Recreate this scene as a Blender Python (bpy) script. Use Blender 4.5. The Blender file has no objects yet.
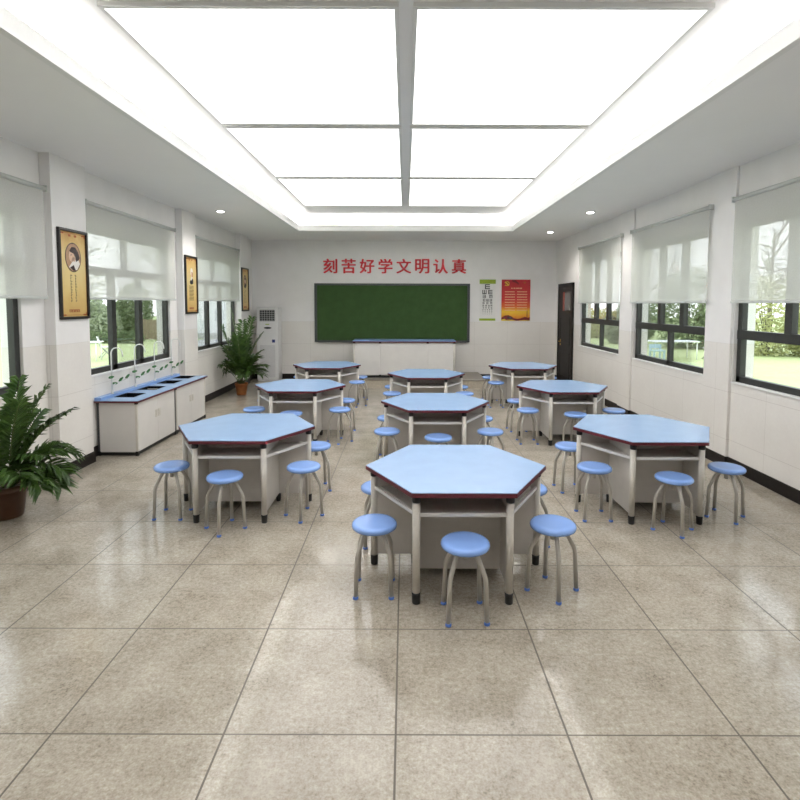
import bpy, bmesh, math, random
from mathutils import Vector, Matrix
random.seed(7)
scene = bpy.context.scene
COL = scene.collection
PI = math.pi

# ------------------------------------------------------------------ materials
def lin(c):
    c = c / 255.0
    return c / 12.92 if c <= 0.04045 else ((c + 0.055) / 1.055) ** 2.4
def rgb(r, g, b):
    return (lin(r), lin(g), lin(b), 1.0)

class NT:
    def __init__(self, name):
        self.m = bpy.data.materials.new(name)
        self.m.use_nodes = True
        self.t = self.m.node_tree
        self.bsdf = self.t.nodes['Principled BSDF']
        self.out = self.t.nodes['Material Output']
    def n(self, kind, **kw):
        nd = self.t.nodes.new(kind)
        for k, v in kw.items():
            setattr(nd, k, v)
        return nd
    def l(self, a, b):
        self.t.links.new(a, b)
    def math(self, op, a, b=None, c=None):
        nd = self.n('ShaderNodeMath', operation=op)
        for i, v in enumerate((a, b, c)):
            if v is None: continue
            if isinstance(v, (int, float)): nd.inputs[i].default_value = v
            else: self.l(v, nd.inputs[i])
        return nd.outputs[0]
    def mix(self, fac, a, b):
        nd = self.n('ShaderNodeMix', data_type='RGBA')
        for i, v in ((0, fac), (6, a), (7, b)):
            if isinstance(v, (int, float, tuple)): nd.inputs[i].default_value = v
            else: self.l(v, nd.inputs[i])
        return nd.outputs[2]
    def noise(self, vec, scale, detail=3, rough=0.55):
        nd = self.n('ShaderNodeTexNoise')
        nd.inputs['Scale'].default_value = scale
        nd.inputs['Detail'].default_value = detail
        nd.inputs['Roughness'].default_value = rough
        if vec is not None: self.l(vec, nd.inputs['Vector'])
        return nd.outputs['Fac']
    def ramp(self, fac, stops):
        nd = self.n('ShaderNodeValToRGB')
        cr = nd.color_ramp
        while len(cr.elements) < len(stops): cr.elements.new(0.5)
        for e, (p, c) in zip(cr.elements, stops):
            e.position = p; e.color = c
        self.l(fac, nd.inputs[0])
        return nd.outputs[0]
    def pos(self):
        g = self.n('ShaderNodeNewGeometry')
        s = self.n('ShaderNodeSeparateXYZ')
        self.l(g.outputs['Position'], s.inputs[0])
        return g.outputs['Position'], s.outputs
    def obj(self):
        g = self.n('ShaderNodeTexCoord')
        return g.outputs['Object']

def plain(name, col, rough=0.5, metal=0.0, spec=0.5, var=0.06, scale=14.0, bump=0.0):
    k = NT(name)
    v = k.noise(k.obj(), scale)
    dark = tuple(c * (1 - var) for c in col[:3]) + (1,)
    lite = tuple(min(1, c * (1 + var)) for c in col[:3]) + (1,)
    k.l(k.ramp(v, [(0.3, dark), (0.7, lite)]), k.bsdf.inputs['Base Color'])
    k.bsdf.inputs['Roughness'].default_value = rough
    k.bsdf.inputs['Metallic'].default_value = metal
    k.bsdf.inputs['Specular IOR Level'].default_value = spec
    if bump:
        b = k.n('ShaderNodeBump'); b.inputs['Strength'].default_value = bump
        b.inputs['Distance'].default_value = 0.01
        k.l(v, b.inputs['Height']); k.l(b.outputs[0], k.bsdf.inputs['Normal'])
    return k.m

def fract_line(k, coord, offset, pitch, width):
    f = k.math('FRACT', k.math('DIVIDE', k.math('SUBTRACT', coord, offset), pitch))
    d = k.math('ABSOLUTE', k.math('SUBTRACT', f, 0.5))
    return k.math('GREATER_THAN', d, 0.5 - 0.5 * width / pitch)

def floor_material():
    k = NT('polished_floor_tile')
    p, xyz = k.pos()
    n1 = k.noise(p, 3.0, 6, 0.7)
    n2 = k.noise(p, 38.0, 4, 0.65)
    n3 = k.noise(p, 95.0, 2, 0.5)
    m = k.math('ADD', k.math('MULTIPLY', n1, 0.35), k.math('ADD', k.math('MULTIPLY', n2, 0.4), k.math('MULTIPLY', n3, 0.25)))
    base = k.ramp(m, [(0.34, rgb(116, 107, 94)), (0.45, rgb(158, 149, 135)), (0.55, rgb(178, 170, 156)), (0.68, rgb(202, 196, 184))])
    tone = k.n('ShaderNodeTexWhiteNoise', noise_dimensions='2D')
    cx = k.math('FLOOR', k.math('DIVIDE', k.math('SUBTRACT', xyz[0], -0.04), 0.829))
    cy = k.math('FLOOR', k.math('DIVIDE', k.math('SUBTRACT', xyz[1], 4.083), 0.829))
    cc = k.n('ShaderNodeCombineXYZ'); k.l(cx, cc.inputs[0]); k.l(cy, cc.inputs[1]); k.l(cc.outputs[0], tone.inputs[0])
    hsv = k.n('ShaderNodeHueSaturation')
    k.l(k.math('ADD', k.math('MULTIPLY', tone.outputs[0], 0.08), 0.95), hsv.inputs['Value']); k.l(base, hsv.inputs['Color'])
    g = k.math('MAXIMUM', fract_line(k, xyz[0], -0.04, 0.829, 0.010), fract_line(k, xyz[1], 4.083, 0.829, 0.008))
    col = k.mix(g, hsv.outputs[0], rgb(92, 84, 74))
    k.l(col, k.bsdf.inputs['Base Color'])
    k.l(k.math('ADD', k.math('MULTIPLY', g, 0.4), k.math('ADD', k.math('MULTIPLY', n2, 0.10), 0.08)), k.bsdf.inputs['Roughness'])
    k.bsdf.inputs['Specular IOR Level'].default_value = 0.5
    return k.m

def wall_material():
    k = NT('glazed_wall_tile')
    p, xyz = k.pos()
    low = k.math('LESS_THAN', xyz[2], 1.58)
    n = k.noise(p, 2.2, 4)
    n2 = k.noise(p, 30.0, 3)
    up = k.ramp(n, [(0.3, rgb(234, 232, 231)), (0.7, rgb(240, 238, 237))])
    lo = k.ramp(k.math('ADD', k.math('MULTIPLY', n, 0.6), k.math('MULTIPLY', n2, 0.4)), [(0.3, rgb(227, 223, 218)), (0.7, rgb(234, 231, 226))])
    col = k.mix(low, up, lo)
    g = k.math('MULTIPLY', low, fract_line(k, xyz[2], 1.58, 0.61, 0.006))
    gv = k.math('MULTIPLY', low, fract_line(k, k.math('ADD', xyz[0], xyz[1]), 0.2, 0.9, 0.005))
    col = k.mix(k.math('MULTIPLY', k.math('MAXIMUM', g, gv), 0.35), col, rgb(160, 152, 144))
    k.l(col, k.bsdf.inputs['Base Color'])
    k.l(k.math('SUBTRACT', 0.6, k.math('MULTIPLY', low, 0.32)), k.bsdf.inputs['Roughness'])
    k.bsdf.inputs['Specular IOR Level'].default_value = 0.35
    return k.m

def glass_material():
    k = NT('window_glass')
    tr = k.n('ShaderNodeBsdfTransparent'); tr.inputs[0].default_value = (0.97, 0.985, 0.975, 1)
    gl = k.n('ShaderNodeBsdfGlossy'); gl.inputs['Roughness'].default_value = 0.02
    lw = k.n('ShaderNodeLayerWeight'); lw.inputs['Blend'].default_value = 0.12
    mx = k.n('ShaderNodeMixShader')
    k.l(k.math('MULTIPLY', lw.outputs['Fresnel'], 0.6), mx.inputs[0]); k.l(tr.outputs[0], mx.inputs[1]); k.l(gl.outputs[0], mx.inputs[2])
    k.l(mx.outputs[0], k.out.inputs['Surface'])
    return k.m

def blind_material():
    k = NT('sunscreen_fabric')
    n = k.noise(k.obj(), 60.0, 2)
    col = k.ramp(n, [(0.3, rgb(220, 221, 217)), (0.7, rgb(228, 228, 224))])
    df = k.n('ShaderNodeBsdfDiffuse'); tl = k.n('ShaderNodeBsdfTranslucent'); tr = k.n('ShaderNodeBsdfTransparent')
    k.l(col, df.inputs[0]); k.l(col, tl.inputs[0])
    a = k.n('ShaderNodeMixShader'); a.inputs[0].default_value = 0.16
    k.l(df.outputs[0], a.inputs[1]); k.l(tl.outputs[0], a.inputs[2])
    b = k.n('ShaderNodeMixShader'); b.inputs[0].default_value = 0.47
    k.l(a.outputs[0], b.inputs[1]); k.l(tr.outputs[0], b.inputs[2])
    k.l(b.outputs[0], k.out.inputs['Surface'])
    return k.m

def glow(name, col, strength):
    k = NT(name)
    e = k.n('ShaderNodeEmission'); e.inputs[0].default_value = col; e.inputs[1].default_value = strength
    k.l(e.outputs[0], k.out.inputs['Surface'])
    return k.m

def leaf_material(name, c1, c2, trans=0.25, rough=0.45):
    k = NT(name)
    n = k.noise(k.obj(), 9.0, 3)
    col = k.ramp(n, [(0.32, c1), (0.68, c2)])
    k.l(col, k.bsdf.inputs['Base Color'])
    k.bsdf.inputs['Roughness'].default_value = rough
    tl = k.n('ShaderNodeBsdfTranslucent'); k.l(col, tl.inputs[0])
    mx = k.n('ShaderNodeMixShader'); mx.inputs[0].default_value = trans
    k.l(k.bsdf.outputs[0], mx.inputs[1]); k.l(tl.outputs[0], mx.inputs[2]); k.l(mx.outputs[0], k.out.inputs['Surface'])
    return k.m

def print_material(name, stops, axis=2, lo=0.0, hi=1.0, noise=0.25, scale=8.0):
    """printed sheet: colour runs along one object axis, broken up with noise (the print itself)"""
    k = NT(name)
    o = k.obj(); s = k.n('ShaderNodeSeparateXYZ'); k.l(o, s.inputs[0])
    t = k.math('DIVIDE', k.math('SUBTRACT', s.outputs[axis], lo), hi - lo)
    n = k.noise(o, scale, 4)
    f = k.math('ADD', t, k.math('MULTIPLY', k.math('SUBTRACT', n, 0.5), noise))
    k.l(k.ramp(f, stops), k.bsdf.inputs['Base Color'])
    k.bsdf.inputs['Roughness'].default_value = 0.35
    return k.m

M = {}
M['floor'] = floor_material()
M['wall'] = wall_material()
M['ceiling'] = plain('ceiling_paint', rgb(246, 245, 244), 0.8, var=0.008, scale=2)
M['cove_white'] = plain('tray_paint', rgb(238, 238, 237), 0.7, var=0.01, scale=2)
M['baseboard'] = plain('black_skirting_tile', rgb(34, 30, 28), 0.5, spec=0.2, var=0.25, scale=20)
M['frame'] = plain('dark_window_aluminium', rgb(44, 45, 43), 0.45, var=0.06)
M['glass'] = glass_material()
M['blind'] = blind_material()
M['blind_bar'] = plain('blind_tube', rgb(196, 199, 196), 0.5, var=0.03)
M['blue_top'] = plain('light_blue_laminate', rgb(144, 173, 209), 0.27, var=0.025, scale=6)
M['blue_counter'] = plain('mid_blue_laminate', rgb(128, 162, 214), 0.3, var=0.03, scale=6)
M['red_edge'] = plain('dark_red_edging', rgb(92, 30, 40), 0.4, var=0.1)
M['post'] = plain('cream_steel_tube', rgb(206, 201, 192), 0.35, var=0.03)
M['panel'] = plain('pale_grey_board', rgb(202, 197, 190), 0.5, var=0.035, scale=9)
M['white_board'] = plain('white_board', rgb(216, 213, 209), 0.42, var=0.025, scale=5)
M['shelf'] = plain('shelf_board', rgb(212, 209, 202), 0.45, var=0.03)
M['black'] = plain('black_plastic', rgb(24, 25, 26), 0.4, var=0.1)
M['sink'] = plain('black_sink_resin', rgb(10, 11, 12), 0.6, spec=0.15, var=0.1)
M['stool_blue'] = plain('blue_stool_plastic', rgb(130, 166, 228), 0.16, var=0.03, scale=6)
M['cap_blue'] = plain('blue_foot_plastic', rgb(96, 132, 210), 0.35, var=0.05)
M['stool_leg'] = plain('warm_grey_tube', rgb(180, 175, 166), 0.32, var=0.04, metal=0.15)
M['chrome'] = plain('white_enamel_pipe', rgb(226, 226, 222), 0.22, var=0.02)
M['green_tap'] = plain('green_tap_lever', rgb(58, 112, 58), 0.4, var=0.15)
M['board'] = plain('green_chalkboard', rgb(58, 82, 46), 0.75, spec=0.15, var=0.12, scale=5)
M['board_frame'] = plain('dark_board_frame', rgb(66, 68, 70), 0.4, var=0.06)
M['red_letter'] = plain('red_letter_acrylic', rgb(200, 26, 38), 0.4, var=0.06)
M['ac_white'] = plain('appliance_white', rgb(226, 225, 225), 0.4, var=0.012)
M['ac_grey'] = plain('appliance_panel', rgb(208, 207, 208), 0.45, var=0.08, scale=60)
M['grille'] = plain('dark_grille', rgb(46, 48, 52), 0.4, var=0.1)
M['door'] = plain('dark_door_wood', rgb(28, 24, 22), 0.5, spec=0.25, var=0.2, scale=9)
M['door_pane'] = plain('door_pane_grey', rgb(96, 90, 86), 0.15, var=0.1)
M['door_reflection'] = plain('door_red_reflection', rgb(150, 62, 48), 0.5, var=0.1)  # flat colour standing in for an orange-red reflection
M['brass'] = plain('brass', rgb(196, 152, 70), 0.3, metal=0.8, var=0.05)
M['pot'] = plain('terracotta', rgb(158, 96, 50), 0.55, var=0.12, scale=12)
M['pot_dark'] = plain('dark_glazed_pot', rgb(92, 62, 44), 0.4, var=0.1)
M['soil'] = plain('potting_soil', rgb(58, 44, 32), 0.95, var=0.3, scale=40, bump=0.5)
M['palm'] = leaf_material('palm_leaf', rgb(44, 70, 30), rgb(78, 108, 46), 0.2, 0.38)
M['palm_stem'] = plain('palm_stem', rgb(92, 104, 56), 0.5, var=0.15)
M['poster_frame'] = plain('black_picture_frame', rgb(30, 26, 26), 0.35, var=0.1)
GOLD = [(0.0, rgb(196, 158, 92)), (0.3, rgb(220, 194, 128)), (0.6, rgb(226, 206, 148)), (0.85, rgb(218, 188, 122)), (1.0, rgb(190, 144, 80))]
M['gold_print'] = print_material('gold_print', GOLD, 2, 0.0, 1.08, 0.35, 5)
M['dark_print'] = plain('dark_brown_print', rgb(46, 30, 30), 0.4, var=0.15)
M['skin_print'] = plain('skin_print', rgb(222, 190, 166), 0.4, var=0.05)
M['white_print'] = plain('white_print', rgb(236, 232, 226), 0.4, var=0.02)
M['ink'] = plain('black_print_ink', rgb(38, 38, 42), 0.5, var=0.05)
M['grey_ink'] = plain('grey_print_ink', rgb(112, 84, 48), 0.5, var=0.05)
M['red_ink'] = plain('red_print_ink', rgb(150, 40, 26), 0.5, var=0.08)
M['rust_ink'] = plain('rust_print_ink', rgb(170, 84, 34), 0.5, var=0.08)
M['oval_print'] = plain('oval_ground_print', rgb(176, 140, 110), 0.5, var=0.2)
M['paper'] = plain('white_paper', rgb(232, 231, 229), 0.5, var=0.015)
M['chart_green'] = plain('chart_green_strip', rgb(150, 172, 44), 0.5, var=0.08)
M['red_print'] = print_material('red_gold_print', [(0.0, rgb(196, 70, 34)), (0.1, rgb(226, 150, 34)), (0.22, rgb(236, 196, 56)), (0.34, rgb(214, 96, 38)), (0.5, rgb(196, 40, 40)), (1.0, rgb(176, 26, 40))], 2, 0.0, 1.12, 0.12, 7)
M['yellow_print'] = plain('yellow_print_ink', rgb(240, 214, 74), 0.5, var=0.04)
M['cream_print'] = plain('cream_print_ink', rgb(236, 190, 150), 0.5, var=0.04)
M['maroon_print'] = plain('maroon_print_ink', rgb(112, 22, 28), 0.5, var=0.08)
M['lamp'] = glow('lamp_glow', (1.0, 0.96, 0.9, 1), 9.0)
M['lamp_ring'] = plain('lamp_ring', rgb(228, 228, 226), 0.4, var=0.01)
M['cove_led'] = glow('cove_led_glow', (1.0, 0.985, 0.96, 1), 45.0)
M['added_panel_glow'] = glow('added_panel_glow', (1.0, 0.99, 0.975, 1), 1.85)  # glow of the panels added in the tray as room fill light
M['stone_step'] = plain('step_stone', rgb(176, 166, 150), 0.3, var=0.12, scale=30)
M['step_dark'] = plain('step_top_tile', rgb(132, 124, 112), 0.3, var=0.1, scale=30)
# outdoors
def lawn_material():
    k = NT('lawn_grass'); p, xyz = k.pos()
    n = k.math('ADD', k.math('MULTIPLY', k.noise(p, 0.5, 3), 0.4), k.math('MULTIPLY', k.noise(p, 11.0, 4), 0.6))
    k.l(k.ramp(n, [(0.3, rgb(166, 180, 122)), (0.7, rgb(190, 200, 148))]), k.bsdf.inputs['Base Color'])
    k.bsdf.inputs['Roughness'].default_value = 0.9
    return k.m
M['lawn'] = lawn_material()
M['path'] = plain('concrete_path', rgb(176, 176, 176), 0.85, var=0.06, scale=3)
M['render_white'] = plain('white_rendered_wall', rgb(226, 227, 230), 0.85, var=0.02, scale=2)
M['bark'] = plain('grey_bark', rgb(120, 112, 98), 0.9, var=0.2, scale=20)
M['foliage_a'] = leaf_material('dark_foliage', rgb(116, 132, 98), rgb(176, 188, 144), 0.35, 0.6)
M['foliage_b'] = leaf_material('grey_green_foliage', rgb(140, 152, 124), rgb(190, 197, 168), 0.35, 0.6)
M['foliage_c'] = leaf_material('yellow_green_foliage', rgb(172, 178, 122), rgb(210, 210, 160), 0.35, 0.6)
M['hedge'] = leaf_material('clipped_hedge', rgb(86, 104, 74), rgb(136, 150, 106), 0.3, 0.6)
M['timber'] = plain('weathered_timber', rgb(150, 134, 112), 0.8, var=0.2, scale=10)
M['garden_white'] = plain('white_garden_paint', rgb(232, 234, 234), 0.5, var=0.02)
M['garden_grey'] = plain('grey_garden_metal', rgb(150, 154, 148), 0.5, var=0.05)
M['teal'] = plain('teal_bench_paint', rgb(168, 196, 206), 0.5, var=0.05)
M['yellow_box'] = plain('yellow_green_plastic', rgb(196, 204, 74), 0.5, var=0.05)

# ------------------------------------------------------------------ mesh builder
class MB:
    def __init__(self):
        self.bm = bmesh.new()
    def box(self, x0, x1, y0, y1, z0, z1, bevel=0.0, mi=0):
        b = bmesh.new()
        vs = [b.verts.new((x, y, z)) for x in (x0, x1) for y in (y0, y1) for z in (z0, z1)]
        for f in ((0, 1, 3, 2), (4, 6, 7, 5), (0, 4, 5, 1), (2, 3, 7, 6), (0, 2, 6, 4), (1, 5, 7, 3)):
            b.faces.new([vs[i] for i in f])
        if bevel:
            bmesh.ops.bevel(b, geom=b.edges[:], offset=bevel, segments=2, affect='EDGES', profile=0.5)
        self._add(b, mi); return self
    def _add(self, b, mi=0, mat=None):
        bmesh.ops.recalc_face_normals(b, faces=b.faces[:])
        if mat is not None: bmesh.ops.transform(b, matrix=mat, verts=b.verts[:])
        mp = {}
        for v in b.verts: mp[v] = self.bm.verts.new(v.co)
        for f in b.faces:
            try:
                nf = self.bm.faces.new([mp[v] for v in f.verts]); nf.smooth = f.smooth; nf.material_index = mi
            except ValueError: pass
        b.free()
    def obox(self, a, b_, w, h, up=(0, 0, 1), bevel=0.0):
        """bar of section w x h from a to b"""
        a = Vector(a); b_ = Vector(b_); d = (b_ - a); L = d.length; d.normalize()
        up = Vector(up); s = d.cross(up).normalized(); u = s.cross(d).normalized()
        m = Matrix((( d.x, s.x, u.x, a.x), (d.y, s.y, u.y, a.y), (d.z, s.z, u.z, a.z), (0, 0, 0, 1)))
        t = bmesh.new()
        vs = [t.verts.new((x, y, z)) for x in (0, L) for y in (-w / 2, w / 2) for z in (-h / 2, h / 2)]
        for f in ((0, 1, 3, 2), (4, 6, 7, 5), (0, 4, 5, 1), (2, 3, 7, 6), (0, 2, 6, 4), (1, 5, 7, 3)):
            t.faces.new([vs[i] for i in f])
        if bevel: bmesh.ops.bevel(t, geom=t.edges[:], offset=bevel, segments=1, affect='EDGES')
        self._add(t, 0, m); return self
    def prism(self, pts, z0, z1, bevel=0.0, mi=0):
        b = bmesh.new()
        lo = [b.verts.new((p[0], p[1], z0)) for p in pts]; hi = [b.verts.new((p[0], p[1], z1)) for p in pts]
        n = len(pts)
        b.faces.new(lo[::-1]); b.faces.new(hi)
        for i in range(n): b.faces.new((lo[i], lo[(i + 1) % n], hi[(i + 1) % n], hi[i]))
        if bevel: bmesh.ops.bevel(b, geom=b.edges[:], offset=bevel, segments=2, affect='EDGES')
        self._add(b, mi); return self
    def plate(self, pts, depth, frame):
        """outline (u,v) extruded by depth along the frame's normal; frame = origin, u axis, v axis, normal"""
        o, u, v, n = [Vector(q) for q in frame]
        b = bmesh.new()
        lo = [b.verts.new(o + u * p[0] + v * p[1]) for p in pts]; hi = [b.verts.new(o + u * p[0] + v * p[1] + n * depth) for p in pts]
        k = len(pts)
        b.faces.new(lo[::-1]); b.faces.new(hi)
        for i in range(k): b.faces.new((lo[i], lo[(i + 1) % k], hi[(i + 1) % k], hi[i]))
        self._add(b); return self
    def lathe(self, prof, c=(0, 0, 0), seg=32, smooth=True):
        b = bmesh.new(); rings = []
        for r, z in prof:
            if r < 1e-6: rings.append([b.verts.new((c[0], c[1], c[2] + z))])
            else: rings.append([b.verts.new((c[0] + r * math.cos(2 * PI * i / seg), c[1] + r * math.sin(2 * PI * i / seg), c[2] + z)) for i in range(seg)])
        for A, B in zip(rings, rings[1:]):
            for i in range(seg):
                j = (i + 1) % seg
                if len(A) == 1 and len(B) == 1: continue
                if len(A) == 1: f = b.faces.new((A[0], B[i], B[j]))
                elif len(B) == 1: f = b.faces.new((A[i], A[j], B[0]))
                else: f = b.faces.new((A[i], A[j], B[j], B[i]))
                f.smooth = smooth
        if len(rings[0]) > 1: b.faces.new(rings[0])
        if len(rings[-1]) > 1: b.faces.new(rings[-1])
        self._add(b); return self
    def tube(self, pts, r, seg=12, r_end=None, caps=True):
        pts = [Vector(p) for p in pts]; n = len(pts)
        b = bmesh.new(); rings = []; prev = None
        for i, p in enumerate(pts):
            d = (pts[min(i + 1, n - 1)] - pts[max(i - 1, 0)]).normalized()
            ref = prev if prev is not None else (Vector((1, 0, 0)) if abs(d.x) < 0.9 else Vector((0, 1, 0)))
            s = (ref - d * ref.dot(d)).normalized(); prev = s; t = d.cross(s)
            rr = r if r_end is None else r + (r_end - r) * i / (n - 1)
            rings.append([b.verts.new(p + (s * math.cos(2 * PI * k / seg) + t * math.sin(2 * PI * k / seg)) * rr) for k in range(seg)])
        for A, B in zip(rings, rings[1:]):
            for k in range(seg):
                f = b.faces.new((A[k], A[(k + 1) % seg], B[(k + 1) % seg], B[k])); f.smooth = True
        if caps: b.faces.new(rings[0]); b.faces.new(rings[-1])
        self._add(b); return self
    def quad(self, a, b, c, d, smooth=False):
        vs = [self.bm.verts.new(q) for q in (a, b, c, d)]
        f = self.bm.faces.new(vs); f.smooth = smooth; return self
    def build(self, name, mat, parent=None, loc=None, kind=None, label=None):
        me = bpy.data.meshes.new(name); self.bm.to_mesh(me); self.bm.free()
        for m in (mat if isinstance(mat, (list, tuple)) else [mat]): me.materials.append(m)
        o = bpy.data.objects.new(name, me); COL.objects.link(o)
        if parent is not None: o.parent = parent
        if loc is not None: o.location = loc
        if kind: o['kind'] = kind
        if label: o['label'] = label
        return o

def bez(p0, p1, p2, n=8):
    return [Vector(p0) * (1 - t) ** 2 + Vector(p1) * 2 * t * (1 - t) + Vector(p2) * t * t for t in [i / n for i in range(n + 1)]]

def thing(name, label, cat, loc=(0, 0, 0), rz=0.0, group=None):
    o = bpy.data.objects.new(name, None); COL.objects.link(o)
    o.empty_display_size = 0.1; o.location = loc; o.rotation_euler = (0, 0, rz)
    o['label'] = label; o['category'] = cat
    if group: o['group'] = group
    return o
def tag(o, label, cat, group=None):
    o['label'] = label; o['category'] = cat
    if group: o['group'] = group
    return o
def dup(root, loc, rz, label, group=None):
    def cp(o, parent):
        c = o.copy(); COL.objects.link(c)
        c.parent = parent
        for ch in KIDS.get(o.name, []): cp(ch, c)
        return c
    KIDS = {}
    for ob in COL.objects:
        if ob.parent is not None: KIDS.setdefault(ob.parent.name, []).append(ob)
    r = cp(root, None)
    r.location = loc; r.rotation_euler = (0, 0, rz); r['label'] = label
    if group: r['group'] = group
    return r

def text_mesh(s, size, extrude, bold=0.0):
    cu = bpy.data.curves.new('lettering', 'FONT'); cu.body = s; cu.size = size; cu.extrude = extrude; cu.offset = bold
    cu.align_x = 'CENTER'
    ob = bpy.data.objects.new('lettering', cu); COL.objects.link(ob)
    dg = bpy.context.evaluated_depsgraph_get(); dg.update()
    me = bpy.data.meshes.new_from_object(ob.evaluated_get(dg))
    bpy.data.objects.remove(ob); bpy.data.curves.remove(cu)
    return me

# ------------------------------------------------------------------ room shell
XL, XR, YB, YF, ZC = -4.18, 4.12, 14.5, -1.6, 3.78
XLo, XRo = -4.42, 4.38
SILL, HEAD = 1.10, 3.09
WIN_L = [(3.03, 5.77), (6.68, 9.42), (10.36, 13.10)]
WIN_R = [(4.22, 6.62), (7.15, 9.55), (10.09, 12.49)]
PIL_L = [(6.14, 6.80), (9.72, 10.33), (13.12, 13.74)]
PIL_R = [(6.64, 7.21), (9.57, 10.10)]

def struct(o):
    o['kind'] = 'structure'; return o

struct(MB().box(XLo, XRo, YF - 0.25, YB + 0.25, -0.2, 0).build('floor', M['floor']))
def side_wall(name, xi, xo, wins, pils, xp):
    mb = MB(); x0, x1 = min(xi, xo), max(xi, xo)
    mb.box(x0, x1, YF, YB, 0, SILL); mb.box(x0, x1, YF, YB, HEAD, ZC + 0.5)
    y = YF
    for a, b in wins + [(YB, YB)]:
        if a > y: mb.box(x0, x1, y, a, SILL, HEAD)
        y = b
    for a, b in pils:
        mb.box(min(xi, xp), max(xi, xp), a, b, 0, ZC, bevel=0.004)
    return struct(mb.build(name, M['wall']))
side_wall('wall_left', XL, XLo, WIN_L, PIL_L, -4.055)
side_wall('wall_right', XR, XRo, WIN_R, PIL_R, 4.085)
struct(MB().box(XLo, XRo, YB, YB + 0.25, 0, ZC + 0.5).build('wall_back', M['wall']))
struct(MB().box(XLo, XRo, YF - 0.25, YF, 0, ZC + 0.5).build('wall_front', M['wall']))

# ceiling with a raised tray
TX, TY0, TY1 = 2.52, 0.6, 12.52
LIP, CV, TZ = 0.13, 0.24, 4.13
mb = MB()
mb.box(XLo, -TX, YF, YB, ZC, ZC + 0.06); mb.box(TX, XRo, YF, YB, ZC, ZC + 0.06)
mb.box(-TX, TX, TY1, YB, ZC, ZC + 0.06); mb.box(-TX, TX, YF, TY0, ZC, ZC + 0.06)
mb.box(-TX - CV - 0.05, TX + CV + 0.05, TY0 - CV - 0.05, TY1 + CV + 0.05, TZ, TZ + 0.06)
struct(mb.build('ceiling', M['ceiling']))
mb = MB()
for x in (-1, 1):
    mb.box(min(x * (TX - 0.02), x * (TX + 0.04)), max(x * (TX - 0.02), x * (TX + 0.04)), TY0, TY1, ZC - 0.012, ZC + LIP)
    mb.box(min(x * (TX + CV), x * (TX + CV + 0.05)), max(x * (TX + CV), x * (TX + CV + 0.05)), TY0 - CV, TY1 + CV, ZC + 0.06, TZ)
mb.box(-TX - 0.04, TX + 0.04, TY1 - 0.02, TY1 + 0.04, ZC - 0.012, ZC + LIP); mb.box(-TX - 0.04, TX + 0.04, TY0 - 0.04, TY0 + 0.02, ZC - 0.012, ZC + LIP)
mb.box(-TX - CV, TX + CV, TY1 + CV, TY1 + CV + 0.05, ZC + 0.06, TZ); mb.box(-TX - CV, TX + CV, TY0 - CV - 0.05, TY0 - CV, ZC + 0.06, TZ)
struct(mb.build('trim_1', M['cove_white']))
mb = MB()
for x in (-1, 1): mb.box(x * (TX + 0.12) - 0.02, x * (TX + 0.12) + 0.02, TY0, TY1, ZC + 0.062, ZC + 0.08)
for y in (TY0 - 0.12, TY1 + 0.12): mb.box(-TX, TX, y - 0.02, y + 0.02, ZC + 0.062, ZC + 0.08)
struct(mb.build('trim_2', M['cove_led']))

# big glowing panels added in the tray to brighten the room, not known fittings
for iy, yw in enumerate(['nearest', 'second', 'third', 'farthest']):
    for ix, xw in ((-1, 'left'), (1, 'right')):
        t = thing('added_light_panel', '%s added fill-light panel on the %s side of the raised tray' % (yw, xw), 'ceiling light', (ix * 1.08, 2.45 + iy * 2.5, TZ), 0, 'added fill-light panels in the ceiling tray')
        MB().box(-1.0, 1.0, -1.17, 1.17, -0.03, -0.012).build('fill_glow_sheet', M['added_panel_glow'], t)
        f_ = MB(); f_.box(-1.03, -1.0, -1.2, 1.2, -0.035, 0); f_.box(1.0, 1.03, -1.2, 1.2, -0.035, 0); f_.box(-1.0, 1.0, -1.2, -1.17, -0.035, 0); f_.box(-1.0, 1.0, 1.17, 1.2, -0.035, 0)
        f_.build('frame', M['lamp_ring'], t)

# skirting
def skirting(name, xi, xp, pils, y1=YB, gap=None):
    mb = MB(); s = 1 if xi < 0 else -1
    spans = [(YF, y1)]
    if gap: spans = [(YF, gap[0]), (gap[1], y1)]
    for a, b in spans: mb.box(min(xi, xi + s * 0.014), max(xi, xi + s * 0.014), a, b, 0, 0.14)
    for a, b in pils: mb.box(min(xi, xp + s * 0.014), max(xi, xp + s * 0.014), a - 0.014, b + 0.014, 0, 0.14)
    return struct(mb.build(name, M['baseboard']))
skirting('baseboard_left', XL, -4.055, PIL_L)
skirting('baseboard_right', XR, 4.085, PIL_R, gap=(12.93, 14.14))
struct(MB().box(XL, -2.0, YB - 0.014, YB, 0, 0.14).box(2.0, XR, YB - 0.014, YB, 0, 0.14).build('baseboard_back', M['baseboard']))

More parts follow.
